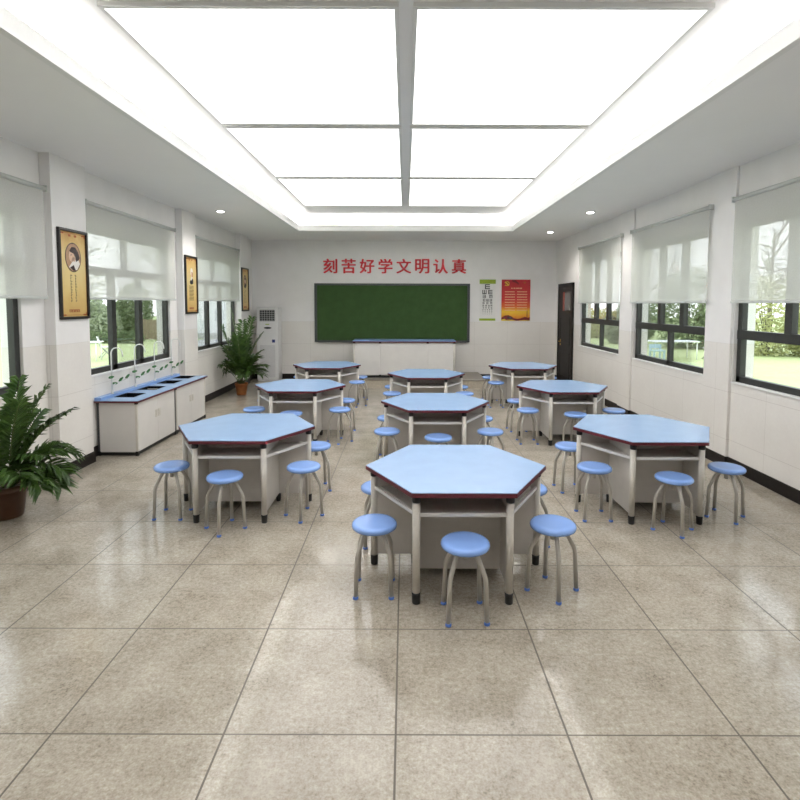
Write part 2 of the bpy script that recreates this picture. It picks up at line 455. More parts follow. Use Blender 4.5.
# windows
WN = [0]
def window(xf, y0, y1, upside):
    """upside: 'left' = two panes above the transom, three below; 'right' = three above, two below"""
    WN[0] += 1
    mb = MB(); d = 0.035; fw = 0.075
    x0, x1 = xf - d, xf + d
    mb.box(x0, x1, y0, y0 + fw, SILL, HEAD); mb.box(x0, x1, y1 - fw, y1, SILL, HEAD)
    mb.box(x0, x1, y0, y1, SILL, SILL + 0.08); mb.box(x0, x1, y0, y1, HEAD - 0.08, HEAD)
    tz = 2.51 if upside == 'left' else 1.70
    mb.box(x0 - 0.006, x1 + 0.006, y0, y1, tz - 0.055, tz + 0.055)
    ym = (y0 + y1) / 2; w = y1 - y0
    three = (y0 + w * 0.362, y0 + w * 0.645) if upside == 'left' else (y0 + w * 0.348, y0 + w * 0.64)
    zs = (SILL, tz) if upside == 'left' else (tz, HEAD)
    for y in three: mb.box(x0, x1, y - 0.055, y + 0.055, zs[0], zs[1])
    zo = (tz, HEAD) if upside == 'left' else (SILL, tz)
    mb.box(x0, x1, ym - 0.035, ym + 0.035, zo[0], zo[1])
    fr = struct(mb.build('window_%d' % WN[0], M['frame']))
    e3 = [y0] + list(three) + [y1]; e2 = [y0, ym, y1]
    for edges, z in ((e3, zs), (e2, zo)):
        for a, b in zip(edges, edges[1:]):
            MB().box(xf - 0.003, xf + 0.003, a + 0.02, b - 0.02, z[0] + 0.02, z[1] - 0.02).build('pane', M['glass'], fr)
    # inner sill board
    MB().box(min(xf, xf + (0.1 if xf < 0 else -0.1)), max(xf, xf + (0.1 if xf < 0 else -0.1)), y0 + 0.002, y1 - 0.002, SILL - 0.012, SILL + 0.006).build('sill', M['cove_white'], fr)
    return fr
for a, b in WIN_L: window(-4.25, a, b, 'left')
for a, b in WIN_R: window(4.20, a, b, 'right')

def blind(x, y0, y1, label):
    t = thing('roller_blind', label, 'blind', (x, (y0 + y1) / 2, 3.36), 0, 'grey see-through roller blinds')
    h = (y1 - y0) / 2; s = 1 if x < 0 else -1; ztop = 0.0; zb = (2.145 if x < 0 else 2.12) - 3.36
    MB().tube([(0, -h, 0), (0, h, 0)], 0.026, 14).build('roller', M['blind_bar'], t)
    MB().box(-0.0008 - 0.0 , 0.0008, -h + 0.02, h - 0.02, zb, -0.02).build('fabric', M['blind'], t)
    MB().box(-0.009, 0.009, -h + 0.015, h - 0.015, zb - 0.03, zb, bevel=0.003).build('bottom_bar', M['blind_bar'], t)
    for e in (-1, 1):
        rc = 0.042 if (x > 0 and (e < 0 and y0 > 5 or y1 > 9.5 and y1 < 9.6)) else abs((XL if x < 0 else XR) - x) - 0.002
        MB().box(min(-s * rc, s * 0.03), max(-s * rc, s * 0.03), e * h - 0.006, e * h + 0.006, -0.035, 0.035, bevel=0.002).build('bracket', M['blind_bar'], t)
    return t
for (a, b), w in zip([(2.95, 6.08), (6.83, 9.46), (10.36, 13.09)], ['nearest left-wall window, beside the palm', 'left-wall window behind the sinks', 'left-wall window behind the far potted palm']):
    blind(-4.085, a, b, 'half-lowered grey roller blind over the ' + w)
for (a, b), w in zip([(4.2, 6.60), (7.10, 9.55), (9.99, 12.40)], ['nearest window of the right wall, at the picture edge', 'middle window of the right wall', 'right-wall window next to the dark door']):
    blind(4.04, a, b, 'half-lowered grey roller blind over the ' + w)

# door
dr = struct(MB().box(4.085, 4.125, 12.95, 14.12, 0.0, 2.58, bevel=0.004).box(4.07, 4.13, 12.93, 12.99, 0, 2.60).box(4.07, 4.13, 14.08, 14.14, 0, 2.60).box(4.07, 4.13, 12.93, 14.14, 2.53, 2.60).build('door_1', M['door']))
MB().box(4.078, 4.086, 13.08, 13.58, 1.92, 2.36, bevel=0.002).build('vision_pane', M['door_pane'], dr, label='small grey glass pane high in the door')
MB().box(4.076, 4.086, 13.60, 13.72, 1.90, 2.38).build('red_reflection', M['door_reflection'], dr)  # orange-red reflection on the door, put in as a coloured strip
h = MB(); h.box(4.078, 4.086, 13.86, 13.92, 1.0, 1.16, bevel=0.002); h.tube([(4.084, 13.89, 1.1), (4.04, 13.89, 1.1), (4.035, 13.88, 1.1), (4.035, 13.76, 1.1)], 0.009, 10); h.build('handle', M['brass'], dr)
for z0, z1 in ((0.2, 0.85), (1.05, 1.75)):
    mb = MB()
    for (a, b, c, d) in ((13.12, 13.16, z0, z1), (13.90, 13.94, z0, z1)): mb.box(4.078, 4.087, a, b, c, d)
    mb.box(4.078, 4.087, 13.12, 13.94, z0, z0 + 0.04); mb.box(4.078, 4.087, 13.12, 13.94, z1 - 0.04, z1)
    mb.build('moulding', M['door'], dr)

# ceiling downlights
def downlight(x, y, label):
    t = thing('ceiling_downlight', label, 'ceiling light', (x, y, ZC), 0, 'recessed downlights')
    MB().lathe([(0.075, -0.012), (0.095, -0.008), (0.1, 0.0), (0.07, 0.0), (0.068, -0.009)], seg=28).build('trim_ring', M['lamp_ring'], t)
    MB().lathe([(0.0, -0.03), (0.04, -0.026), (0.066, -0.014), (0.068, -0.001)], seg=24).build('lens', M['lamp'], t)
    l = bpy.data.lights.new('downlight_lamp', 'SPOT'); l.energy = 60; l.spot_size = 2.2; l.spot_blend = 0.7; l.shadow_soft_size = 0.07; l.color = (1, 0.95, 0.88)
    lo = bpy.data.objects.new('downlight_lamp', l); COL.objects.link(lo); lo.parent = t; lo.location = (0, 0, -0.03)
    return t
downlight(-3.43, 9.95, 'small round recessed downlight in the ceiling along the left wall')
downlight(3.43, 12.66, 'small round recessed downlight in the back right ceiling corner, by the door')
downlight(3.43, 9.95, 'small round recessed downlight over the middle of the right wall')

# ------------------------------------------------------------------ teaching platform, counter, board
struct(MB().box(-2.0, 2.0, 12.91, YB, 0, 0.185).build('trim_3', M['stone_step']))
struct(MB().box(-2.01, 2.01, 12.895, YB, 0.185, 0.20, bevel=0.003).build('trim_4', M['step_dark']))
t = thing('teacher_counter', 'long white teacher counter with blue top on the step below the chalkboard', 'counter', (-0.02, 13.6, 0.2))
MB().box(-1.24, 1.24, -0.27, 0.27, 0.06, 0.885).build('body', M['white_board'], t)
for a, b in ((-1.235, -0.619), (-0.601, 0.581), (0.599, 1.235)):
    MB().box(a, b, -0.288, -0.27, 0.07, 0.88, bevel=0.003).build('front_panel', M['white_board'], t)
for x in (-1.265, 1.265):
    MB().tube([(x, -0.265, 0.05), (x, -0.265, 0.89)], 0.028, 14).build('corner_post', M['post'], t)
MB().box(-1.24, 1.24, -0.285, 0.25, 0.0, 0.055).build('plinth', M['black'], t)
for x in (-1.265, -0.61, 0.59, 1.265):
    MB().box(x - 0.028, x + 0.028, -0.305, -0.25, 0, 0.075, bevel=0.004).build('foot', M['black'], t)
    MB().box(x - 0.028, x + 0.028, -0.3, -0.25, 0.875, 0.90, bevel=0.003).build('collar', M['black'], t)
tp = MB().box(-1.3, 1.3, -0.33, 0.33, 0.925, 0.942, bevel=0.002).build('worktop', M['blue_counter'], t)
MB().box(-1.305, 1.305, -0.335, 0.335, 0.898, 0.925).build('edge_band', M['red_edge'], tp)

t = thing('chalkboard', 'long dark green chalkboard on the back wall under the red slogan', 'chalkboard', (-0.355, YB, 1.82))
w, hh = 2.12, 0.80
MB().box(-w + 0.05, w - 0.05, -0.03, 0, -hh + 0.05, hh - 0.05).build('writing_surface', M['board'], t)
f = MB()
f.box(-w, w, -0.05, 0, hh - 0.055, hh, bevel=0.006); f.box(-w, w, -0.05, 0, -hh, -hh + 0.05, bevel=0.006)
f.box(-w, -w + 0.07, -0.05, 0, -hh + 0.05, hh - 0.055, bevel=0.006); f.box(w - 0.07, w, -0.05, 0, -hh + 0.05, hh - 0.055, bevel=0.006)
f.build('frame', M['board_frame'], t)
MB().box(-w + 0.1, w - 0.1, -0.11, -0.04, -hh - 0.005, -hh + 0.015, bevel=0.003).build('chalk_tray', M['board_frame'], t)

words = ['first', 'second', 'third', 'fourth', 'fifth', 'sixth', 'seventh', 'last']
for i, ch in enumerate('刻苦好学文明认真'):
    me = text_mesh(ch, 0.425, 0.012)
    me.name = 'slogan_character'
    me.materials.append(M['red_letter'])
    o = bpy.data.objects.new('slogan_character', me); COL.objects.link(o)
    xs = [v.co.x for v in me.vertices]; ys = [v.co.y for v in me.vertices]
    cx, cy = (min(xs) + max(xs)) / 2, (min(ys) + max(ys)) / 2
    sc = 0.385 / max(max(ys) - min(ys), max(xs) - min(xs))
    for v in me.vertices: v.co = ((v.co.x - cx) * sc, (v.co.y - cy) * sc, v.co.z)
    o.rotation_euler = (PI / 2, 0, 0); o.location = (-2.04 + i * 0.5, YB - 0.0105, 3.09)
    bm = bmesh.new()
    for dx, dz in ((0, 0), (0.011, 0.003), (-0.011, -0.003), (0.011, -0.003), (-0.011, 0.003), (0, 0.006), (0, -0.006)):
        tmp = bmesh.new(); tmp.from_mesh(me); bmesh.ops.translate(tmp, vec=(dx, dz, 0), verts=tmp.verts[:])
        bmesh.ops.remove_doubles(tmp, verts=tmp.verts[:], dist=0.00005)
        mp = {v: bm.verts.new(v.co) for v in tmp.verts}
        for f in tmp.faces: bm.faces.new([mp[v] for v in f.verts])
        tmp.free()
    bm.to_mesh(me); bm.free()
    rm = o.modifiers.new('bold', 'REMESH'); rm.mode = 'VOXEL'; rm.voxel_size = 0.005
    dg = bpy.context.evaluated_depsgraph_get(); dg.update()
    me2 = bpy.data.meshes.new_from_object(o.evaluated_get(dg))
    o.modifiers.clear(); me2.name = 'slogan_character'
    if not me2.materials: me2.materials.append(M['red_letter'])
    o.data = me2
    tag(o, 'red wall character %s, %s of the eight above the chalkboard' % (ch, words[i]), 'lettering', 'red slogan characters')

# ------------------------------------------------------------------ posters
def E_shape(mb, cx, cz, s, rot, depth, y):
    bars = [(-0.5, -0.3, -0.5, 0.5), (-0.3, 0.5, 0.3, 0.5), (-0.3, 0.5, -0.1, 0.1), (-0.3, 0.5, -0.5, -0.3)]
    for x0, x1, z0, z1 in bars:
        pts = [(x0, z0), (x1, z1)]
        q = []
        for a, b in pts:
            for _ in range(rot): a, b = -b, a
            q.append((a, b))
        xa, xb = sorted((q[0][0], q[1][0])); za, zb = sorted((q[0][1], q[1][1]))
        mb.box(cx + xa * s, cx + xb * s, y - depth, y, cz + za * s, cz + zb * s)
t = thing('eye_chart', 'white eye-test chart with green strips, on the wall right of the chalkboard', 'poster', (2.247, YB + 0.001, 1.62))
MB().box(-0.215, 0.215, -0.006, 0, 0, 1.11).build('sheet', M['paper'], t)
MB().box(-0.22, 0.22, -0.02, 0, 1.0, 1.115, bevel=0.003).build('top_strip', M['chart_green'], t, label='green strip along the top')
MB().box(-0.22, 0.22, -0.02, 0, -0.005, 0.055, bevel=0.003).build('bottom_strip', M['chart_green'], t, label='green strip along the bottom')
mb = MB(); yy = -0.006; dp = 0.002
E_shape(mb, -0.005, 0.92, 0.135, 0, dp, yy)
rows = [(0.775, 0.115, [(-0.085, 1), (0.075, 0)]), (0.655, 0.088, [(-0.09, 2), (0.09, 3)]), (0.555, 0.07, [(-0.09, 0), (0.0, 1), (0.09, 2)]), (0.475, 0.056, [(-0.11, 2), (0.0, 0), (0.1, 3)]),
        (0.405, 0.046, [(-0.11, 0), (-0.04, 2), (0.04, 1), (0.11, 3)]), (0.345, 0.036, [(-0.11, 2), (-0.04, 3), (0.04, 0), (0.11, 1)]), (0.295, 0.028, [(-0.12, 1), (-0.06, 0), (0, 2), (0.06, 3), (0.12, 0)]),
        (0.25, 0.022, [(-0.12, 3), (-0.06, 1), (0, 0), (0.06, 2), (0.12, 1)]), (0.21, 0.016, [(-0.12, 0), (-0.06, 2), (0, 3), (0.06, 1), (0.12, 2)]), (0.175, 0.012, [(-0.12, 2), (-0.06, 0), (0, 1), (0.06, 3), (0.12, 0)])]
for z, s, es in rows:
    for x, r in es: E_shape(mb, x, z, s, r, dp, yy)
mb.build('symbol_print', M['ink'], t)

t = thing('red_poster', 'red and gold poster with lines of text on the back wall, beside the eye chart', 'poster', (3.02, YB, 1.615))
MB().box(-0.39, 0.39, -0.02, 0, 0, 1.12, bevel=0.002).build('sheet', M['red_print'], t)
yy = -0.02
for r in range(8):
    z = 0.79 - r * 0.072
    for side in (-1, 1):
        mb = MB()
        x = side * 0.165 - 0.135
        while x < side * 0.165 + 0.125:
            w_ = random.uniform(0.02, 0.034)
            mb.box(x, x + w_ * 0.8, yy - 0.002, yy, z - 0.012, z + 0.012); x += w_
        mb.build('text_line', M['cream_print'], t)
mb = MB()
for x, w_ in ((-0.13, 0.035), (-0.07, 0.05), (0.0, 0.05), (0.06, 0.035), (0.11, 0.05)):
    mb.box(x, x + w_, yy - 0.002, yy, 0.872, 0.898)
mb.build('title', M['cream_print'], t)
mb = MB(); fr = ((-0.245, yy, 1.01), (1, 0, 0), (0, 0, 1), (0, -0.0025, 0))
arc = [(0.062 * math.cos(a), 0.062 * math.sin(a)) for a in [math.radians(d) for d in range(-130, 96, 15)]] + [(0.042 * math.cos(a) + 0.004, 0.042 * math.sin(a) - 0.004) for a in [math.radians(d) for d in range(95, -131, -15)]]
mb.plate(arc, 1, fr)
mb.plate([(-0.065, -0.05), (-0.052, -0.063), (-0.028, -0.04), (-0.041, -0.027)], 1, fr)
mb.plate([(-0.05, 0.02), (-0.03, 0.045), (0.055, -0.045), (0.04, -0.06)], 1, fr)
mb.plate([(-0.07, 0.028), (-0.035, 0.064), (-0.012, 0.045), (-0.048, 0.008)], 1, fr)
mb.build('emblem', M['yellow_print'], t, label='small yellow hammer and sickle emblem')
mb = MB(); fr = ((0, yy, 0), (1, 0, 0), (0, 0, 1), (0, -0.002, 0))
mb.plate([(-0.1, 1.115), (-0.03, 1.11), (0.04, 1.06), (0.09, 1.0), (0.06, 0.985), (0.0, 1.03), (-0.12, 1.07)], 1, fr)
mb.build('ribbon', M['maroon_print'], t)
mb = MB()
mb.plate([(-0.39, 0.0), (0.39, 0.0), (0.39, 0.10), (0.33, 0.08), (0.25, 0.11), (0.15, 0.07), (0.05, 0.05), (-0.05, 0.07), (-0.12, 0.12), (-0.2, 0.15), (-0.3, 0.14), (-0.39, 0.08)], 1, fr)
mb.plate([(0.3, 0.05), (0.32, 0.05), (0.318, 0.26), (0.31, 0.29), (0.302, 0.26)], 1, fr)
mb.build('skyline', M['maroon_print'], t)
mb = MB(); fr2 = ((0, yy - 0.002, 0), (1, 0, 0), (0, 0, 1), (0, -0.002, 0))
mb.plate([(-0.24, 0.07), (-0.12, 0.04), (-0.08, 0.08), (-0.14, 0.105), (-0.22, 0.115)], 1, fr2)
mb.build('rock_silhouette', M['ink'], t)
mb = MB(); mb.plate([(-0.39, 0.03), (-0.3, 0.05), (-0.26, 0.02), (-0.1, 0.03), (0.02, 0.0), (0.2, 0.02), (0.39, 0.01), (0.39, 0.0), (-0.39, 0.0)], 1, fr2)
mb.build('gold_border', M['yellow_print'], t)
mb = MB(); mb.plate([(0.2, 1.05), (0.24, 1.07), (0.27, 1.05), (0.25, 1.03), (0.27, 1.01), (0.23, 1.02), (0.2, 1.0), (0.215, 1.025)], 1, fr); mb.build('ornament', M['rust_ink'], t)

def portrait(kind, t, fr_at):
    """a plain generic sitter: seen from the side or front, built as printed shapes"""
    F = lambda d: ((0.0125 + d, 0, 0), (0, 1, 0), (0, 0, 1), (0.001, 0, 0))   # printed on a sheet facing +X; u = +Y
    def shape(name, pts, mat, d): MB().plate(pts, 1, F(d)).build(name, mat, t)
    ell = lambda cu, cv, a, b, n=28: [(cu + a * math.cos(2 * PI * i / n), cv + b * math.sin(2 * PI * i / n)) for i in range(n)]
    if kind == 1:
        shape('oval_rim', ell(0, 0.75, 0.155, 0.178), M['dark_print'], 0.0)
        shape('oval_ground', ell(0, 0.75, 0.143, 0.166), M['oval_print'], 0.001)
        shape('coat', [(-0.09, 0.63), (0.0, 0.59), (0.07, 0.605), (0.125, 0.68), (0.09, 0.735), (0.02, 0.72), (-0.03, 0.69)], M['white_print'], 0.002)
        shape('coat_shade', [(-0.07, 0.625), (0.0, 0.588), (0.04, 0.595), (0.0, 0.66)], M['dark_print'], 0.003)
        shape('face', ell(-0.035, 0.765, 0.052, 0.073) , M['skin_print'], 0.003)
        shape('neck', [(-0.035, 0.71), (0.03, 0.70), (0.045, 0.76), (-0.01, 0.76)], M['skin_print'], 0.003)
        shape('hair', [(-0.075, 0.83), (-0.03, 0.875), (0.04, 0.875), (0.095, 0.82), (0.12, 0.75), (0.09, 0.72), (0.05, 0.70), (0.035, 0.76), (0.0, 0.8), (-0.06, 0.812)], M['dark_print'], 0.004)
        shape('eye', [(-0.06, 0.775), (-0.04, 0.785), (-0.035, 0.775), (-0.05, 0.77)], M['dark_print'], 0.0045)
    elif kind == 2:
        shape('coat', [(-0.075, 0.60), (-0.05, 0.555), (0.02, 0.55), (0.085, 0.57), (0.085, 0.65), (0.04, 0.68), (-0.02, 0.64)], M['ink'], 0.002)
        shape('collar', [(-0.03, 0.655), (0.01, 0.62), (0.045, 0.67), (0.02, 0.68)], M['white_print'], 0.003)
        shape('face', ell(0.025, 0.735, 0.045, 0.068), M['rust_ink'], 0.003)
        shape('cheek', ell(0.015, 0.73, 0.033, 0.055), M['skin_print'], 0.0035)
        shape('hair', [(-0.04, 0.74), (-0.045, 0.81), (-0.01, 0.86), (0.05, 0.85), (0.075, 0.8), (0.07, 0.76), (0.04, 0.79), (0.0, 0.785), (-0.02, 0.73)], M['white_print'], 0.004)
        shape('beard', [(-0.015, 0.70), (0.05, 0.69), (0.045, 0.655), (0.01, 0.65)], M['white_print'], 0.004)
    else:
        shape('oval_rim', ell(0.01, 0.74, 0.135, 0.165), M['dark_print'], 0.0)
        shape('oval_ground', ell(0.01, 0.74, 0.115, 0.145), M['oval_print'], 0.001)
        shape('coat', [(-0.07, 0.62), (0.0, 0.60), (0.09, 0.63), (0.07, 0.69), (0.0, 0.70)], M['ink'], 0.002)
        shape('face', ell(0.0, 0.76, 0.045, 0.06), M['skin_print'], 0.003)
        shape('hair', [(-0.05, 0.78), (-0.03, 0.83), (0.03, 0.84), (0.07, 0.79), (0.06, 0.73), (0.035, 0.79), (-0.02, 0.8)], M['dark_print'], 0.004)

def framed(y, kind, label):
    x = -4.055
    t = thing('framed_portrait', label, 'poster', (x, y, 1.872), 0, 'framed gold portrait posters')
    w_, h_ = 0.282, 1.085
    f = MB(); d = 0.034; fw = 0.034
    f.box(0, d, -w_, w_, 0, fw, bevel=0.004); f.box(0, d, -w_, w_, h_ - fw, h_, bevel=0.004)
    f.box(0, d, -w_, -w_ + fw, fw, h_ - fw, bevel=0.004); f.box(0, d, w_ - fw, w_, fw, h_ - fw, bevel=0.004)
    f.build('frame', M['poster_frame'], t)
    MB().box(0.002, 0.0125, -w_ + fw, w_ - fw, fw, h_ - fw).build('print', M['gold_print'], t)
    portrait(kind, t, None)
    mb = MB()
    if kind == 2:
        for r in range(11):
            z = 0.52 - r * 0.026
            u = -0.1
            while u < 0.1:
                q = random.uniform(0.008, 0.02); mb.box(0.0125, 0.0135, u, u + q * 0.75, z - 0.006, z + 0.006); u += q
    else:
        for c, n0 in ((-0.06, 10), (0.03, 10)):
            for r in range(n0):
                z = 0.53 - r * 0.034
                for k in range(4):
                    u = c + random.uniform(-0.016, 0.01)
                    mb.box(0.0125, 0.0135, u, u + random.uniform(0.006, 0.022), z + k * 0.006 - 0.011, z + k * 0.006 - 0.007)
                mb.box(0.0125, 0.0135, c - 0.003, c + 0.003, z - 0.012, z + 0.012)
    mb.build('printed_column', M['ink'] if kind != 2 else M['grey_ink'], t)
    mb = MB()
    for k in range(4):
        u = -0.105 + k * 0.052
        mb.box(0.0125, 0.0138, u, u + 0.044, 0.086, 0.092); mb.box(0.0125, 0.0138, u, u + 0.044, 0.114, 0.12)
        mb.box(0.0125, 0.0138, u, u + 0.008, 0.086, 0.12); mb.box(0.0125, 0.0138, u + 0.036, u + 0.044, 0.086, 0.12); mb.box(0.0125, 0.0138, u + 0.012, u + 0.032, 0.1, 0.106)
    mb.build('red_caption', M['red_ink'], t)
    mb = MB()
    for sy in (-1, 1):
        for z0, z1 in ((0.045, 0.085), (h_ - 0.085, h_ - 0.045)):
            mb.box(0.0125, 0.0136, min(sy * 0.245, sy * 0.225), max(sy * 0.245, sy * 0.225), z0, z1)
        for z in (0.05, h_ - 0.06): mb.box(0.0125, 0.0136, min(sy * 0.245, sy * 0.17), max(sy * 0.245, sy * 0.17), z - 0.006, z + 0.012)
    for u in (-0.06, 0.05): mb.box(0.0125, 0.0136, u - 0.022, u + 0.022, h_ - 0.09, h_ - 0.062)
    for z in (0.052, h_ - 0.05): mb.box(0.0125, 0.0136, -0.24, 0.24, z - 0.002, z + 0.002)
    for u in (-0.243, 0.243): mb.box(0.0125, 0.0136, u - 0.002, u + 0.002, 0.05, h_ - 0.05)
    mb.build('corner_ornament', M['rust_ink'], t)
    return t
framed(6.49, 1, 'nearest framed gold poster, dark-haired sitter in an oval, left wall')
framed(10.045, 2, 'framed gold poster with a white-haired portrait, between the two left windows')
framed(13.41, 3, 'farthest framed gold poster with dark oval, above the far potted palm')

# ------------------------------------------------------------------ air conditioner
t = thing('air_conditioner', 'tall white floor-standing air conditioner in the back left corner', 'air conditioner', (-3.66, 14.27, 0))
MB().box(-0.285, 0.285, -0.22, 0.2, 0.03, 1.96, bevel=0.012).build('cabinet', M['ac_white'], t)
MB().box(-0.27, 0.27, -0.2, 0.18, 0, 0.03).build('plinth', M['ac_white'], t)
g = MB().box(-0.205, 0.205, -0.224, -0.215, 1.60, 1.90).build('outlet', M['grille'], t)
mb = MB()
for k in range(6): mb.box(-0.205, 0.205, -0.232, -0.222, 1.62 + k * 0.052, 1.627 + k * 0.052)
for k in range(7): mb.box(-0.2 + k * 0.065, -0.195 + k * 0.065, -0.234, -0.222, 1.60, 1.90)
mb.build('louvre_grid', M['ac_grey'], g)
mb = MB(); mb.prism([(0.1 * math.cos(2 * PI * i / 24), 0.026 * math.sin(2 * PI * i / 24)) for i in range(24)], 0, 0.008)
o = mb.build('display', M['grille'], t); o.rotation_euler = (PI / 2, 0, 0); o.location = (0.01, -0.22, 1.42)
mb = MB(); mb.box(-0.05, 0.05, -0.224, -0.218, 1.505, 1.525); mb.build('badge', M['chart_green'], t)
MB().box(0.12, 0.2, -0.226, -0.215, 1.03, 1.11, bevel=0.004).build('energy_label', plain('blue_sticker', rgb(44, 54, 120), 0.4), t, label='dark blue sticker')
lp = MB().box(-0.2, 0.2, -0.226, -0.216, 0.10, 0.96, bevel=0.004).build('intake_panel', M['ac_grey'], t)
mb = MB()
for k in range(24): mb.box(-0.185, 0.185, -0.23, -0.224, 0.13 + k * 0.034, 0.137 + k * 0.034)
mb.build('slat_grid', M['ac_white'], lp)

# ------------------------------------------------------------------ hexagonal tables
ZT = 0.80
def hexpt(r, k): return (r * math.cos(math.radians(60 * k)), r * math.sin(math.radians(60 * k)))
def make_table():
    t = thing('hexagonal_table', '', 'table', (0, 0, 0), 0, 'hexagonal pupil tables')
    R = 0.7125
    top = MB().prism([hexpt(R - 0.004, k) for k in range(6)], ZT - 0.006, ZT, bevel=0.0015).build('tabletop', M['blue_top'], t)
    MB().prism([hexpt(R, k) for k in range(6)], ZT - 0.034, ZT - 0.006, bevel=0.0015).build('edge_band', M['red_edge'], top, label='dark red edge')
    rl = 0.644
    legs = [Vector(hexpt(rl, k) + (0,)) for k in range(6)]
    for p in legs:
        lg = MB().tube([(p.x, p.y, 0.07), (p.x, p.y, ZT - 0.08)], 0.027, 18).build('leg', M['post'], t)
        MB().lathe([(0.024, 0), (0.028, 0.004), (0.029, 0.06), (0.031, 0.075), (0.027, 0.08)], (p.x, p.y, 0), 18).build('foot', M['black'], lg, label='black plastic foot')
        MB().lathe([(0.028, ZT - 0.084), (0.030, ZT - 0.076), (0.030, ZT - 0.034)], (p.x, p.y, 0), 18).build('collar', M['black'], lg)
    z0, z1 = 0.085, ZT - 0.036
    xs = legs[1].x; yl = legs[1].y
    for s in (-1, 1):       # two long uprights from front leg to rear leg
        MB().box(s * xs - 0.009, s * xs + 0.009, -yl + 0.024, yl - 0.024, z0, z1, bevel=0.001).build('side_panel', M['panel'], t)
        a, b = sorted((s * (xs + 0.009), s * (legs[0].x - 0.024)))
        MB().box(a, b, -0.009, 0.009, z0, z1, bevel=0.001).build('wing_panel', M['panel'], t)
        MB().lathe([(0.02, 0), (0.024, 0.004), (0.026, 0.07), (0.022, 0.085)], (s * xs, 0, 0), 16).build('glide', M['black'], t)
    for s in (-1, 1):
        MB().box(-xs + 0.009, xs - 0.009, s * 0.235 - 0.009, s * 0.235 + 0.009, z0, z1, bevel=0.001).build('back_panel', M['panel'], t)
    # book shelves in the six bays, each with a pale front rail
    zs = 0.622
    for k in range(6):
        a, b = legs[k], legs[(k + 1) % 6]
        d = (b - a).normalized(); n = Vector((-(a + b).x, -(a + b).y, 0)).normalized()
        p, q = a + d * 0.026, b - d * 0.026
        if k in (1, 4):
            s = 1 if k == 1 else -1
            poly = [(xs - 0.01, s * (yl - 0.02)), (-xs + 0.01, s * (yl - 0.02)), (-xs + 0.01, s * 0.245), (xs - 0.01, s * 0.245)]
        else:
            sx = 1 if a.x + b.x > 0 else -1; sy = 1 if a.y + b.y > 0 else -1
            poly = [(sx * (xs + 0.012), sy * (yl - 0.05)), (sx * (legs[0].x - 0.05), sy * 0.011), (sx * (xs + 0.012), sy * 0.011)]
        sh = MB().prism(poly, zs, zs + 0.012).build('shelf', M['shelf'], t)
        mid = Vector((0, 0, zs + 0.006))
        MB().obox(p + mid, q + mid, 0.018, 0.026, bevel=0.002).build('shelf_rail', M['white_board'], sh)
    return t

TABLES = {'C1': (.403, 4.109), 'L1': (-1.649, 5.452), 'R1': (2.466, 5.448), 'L3': (-1.636, 11.038), 'L2': (-1.642, 8.246), 'C3': (.39, 9.688), 'C2': (.398, 6.895), 'R3': (2.456, 10.994), 'R2': (2.461, 8.228)}
TN = {'C1': 'the nearest table of the centre row', 'C2': 'the middle table of the centre row', 'C3': 'the farthest centre table before the counter',
      'L1': 'the nearest left table by the sinks', 'L2': 'the middle table of the left row', 'L3': 'the farthest left table by the chalkboard',
      'R1': 'the nearest right table by the windows', 'R2': 'the middle table of the right row', 'R3': 'the farthest right table near the door'}
TL = {'C1': 'largest hexagonal table in front, blue top with dark red edge, centre row', 'C2': 'blue hexagonal table in the middle of the centre row, behind the front one',
      'C3': 'small far hexagonal blue table in the centre row, before the teacher counter', 'L1': 'blue hexagonal table at front left, beside the sink cabinets',
      'L2': 'blue hexagonal table in the middle of the left row', 'L3': 'farthest blue hexagonal table on the left, below the chalkboard edge',
      'R1': 'blue hexagonal table at front right, along the window wall', 'R2': 'blue hexagonal table in the middle of the right row',
      'R3': 'farthest blue hexagonal table on the right, in front of the dark door'}
proto = make_table()
for i, (n, (x, y)) in enumerate(TABLES.items()):
    if i == 0: proto.location = (x, y, 0); proto['label'] = TL[n]
    else: dup(proto, (x, y, 0), 0, TL[n])

# ------------------------------------------------------------------ stools
def make_stool():
    t = thing('round_stool', '', 'stool', (0, 0, 0), 0, 'blue round stools')
    R = 0.163; H = 0.508
    prof = [(0, H - 0.043), (0.12, H - 0.045), (R - 0.012, H - 0.043), (R - 0.003, H - 0.036), (R, H - 0.024), (R - 0.003, H - 0.012), (R - 0.014, H - 0.003), (R - 0.03, H), (0.1, H - 0.002), (0, H - 0.004)]
    MB().lathe(prof, seg=44).build('seat', M['stool_blue'], t)
    MB().lathe([(0, H - 0.062), (0.07, H - 0.062), (0.078, H - 0.057), (0.078, H - 0.044)], seg=24).build('mounting_plate', M['stool_leg'], t)
    MB().lathe([(0.0, H - 0.125), (0.017, H - 0.125), (0.019, H - 0.12), (0.019, H - 0.06)], seg=16).build('spindle', M['stool_leg'], t)
    q = 0.178
    for k in range(4):
        a = math.radians(45 + 90 * k); c, s = math.cos(a), math.sin(a)
        P = lambda r, z: Vector((c * r, s * r, z))
        pts = [P(0.045, H - 0.052), P(0.075, H - 0.062), P(0.1, H - 0.085), P(0.138, H - 0.155)]
        pts += bez(P(0.138, H - 0.155), P(0.162, H - 0.195), P(0.165, H - 0.23), 5)[1:]
        pts += [P(q, 0.012)]
        lg = MB().tube(pts, 0.0155, 12).build('leg', M['stool_leg'], t)
        MB().lathe([(0.015, 0), (0.02, 0.003), (0.02, 0.013), (0.017, 0.02)], (c * q, s * q, 0), 14).build('foot_cap', M['cap_blue'], lg, label='blue plastic foot cap')
    return t
OFF = {'FL': (-.62, -.385, 0), 'F': (0, -.69, 45), 'FR': (.665, -.39, 45), 'BL': (-.62, .385, 5), 'BR': (.66, .365, 20)}
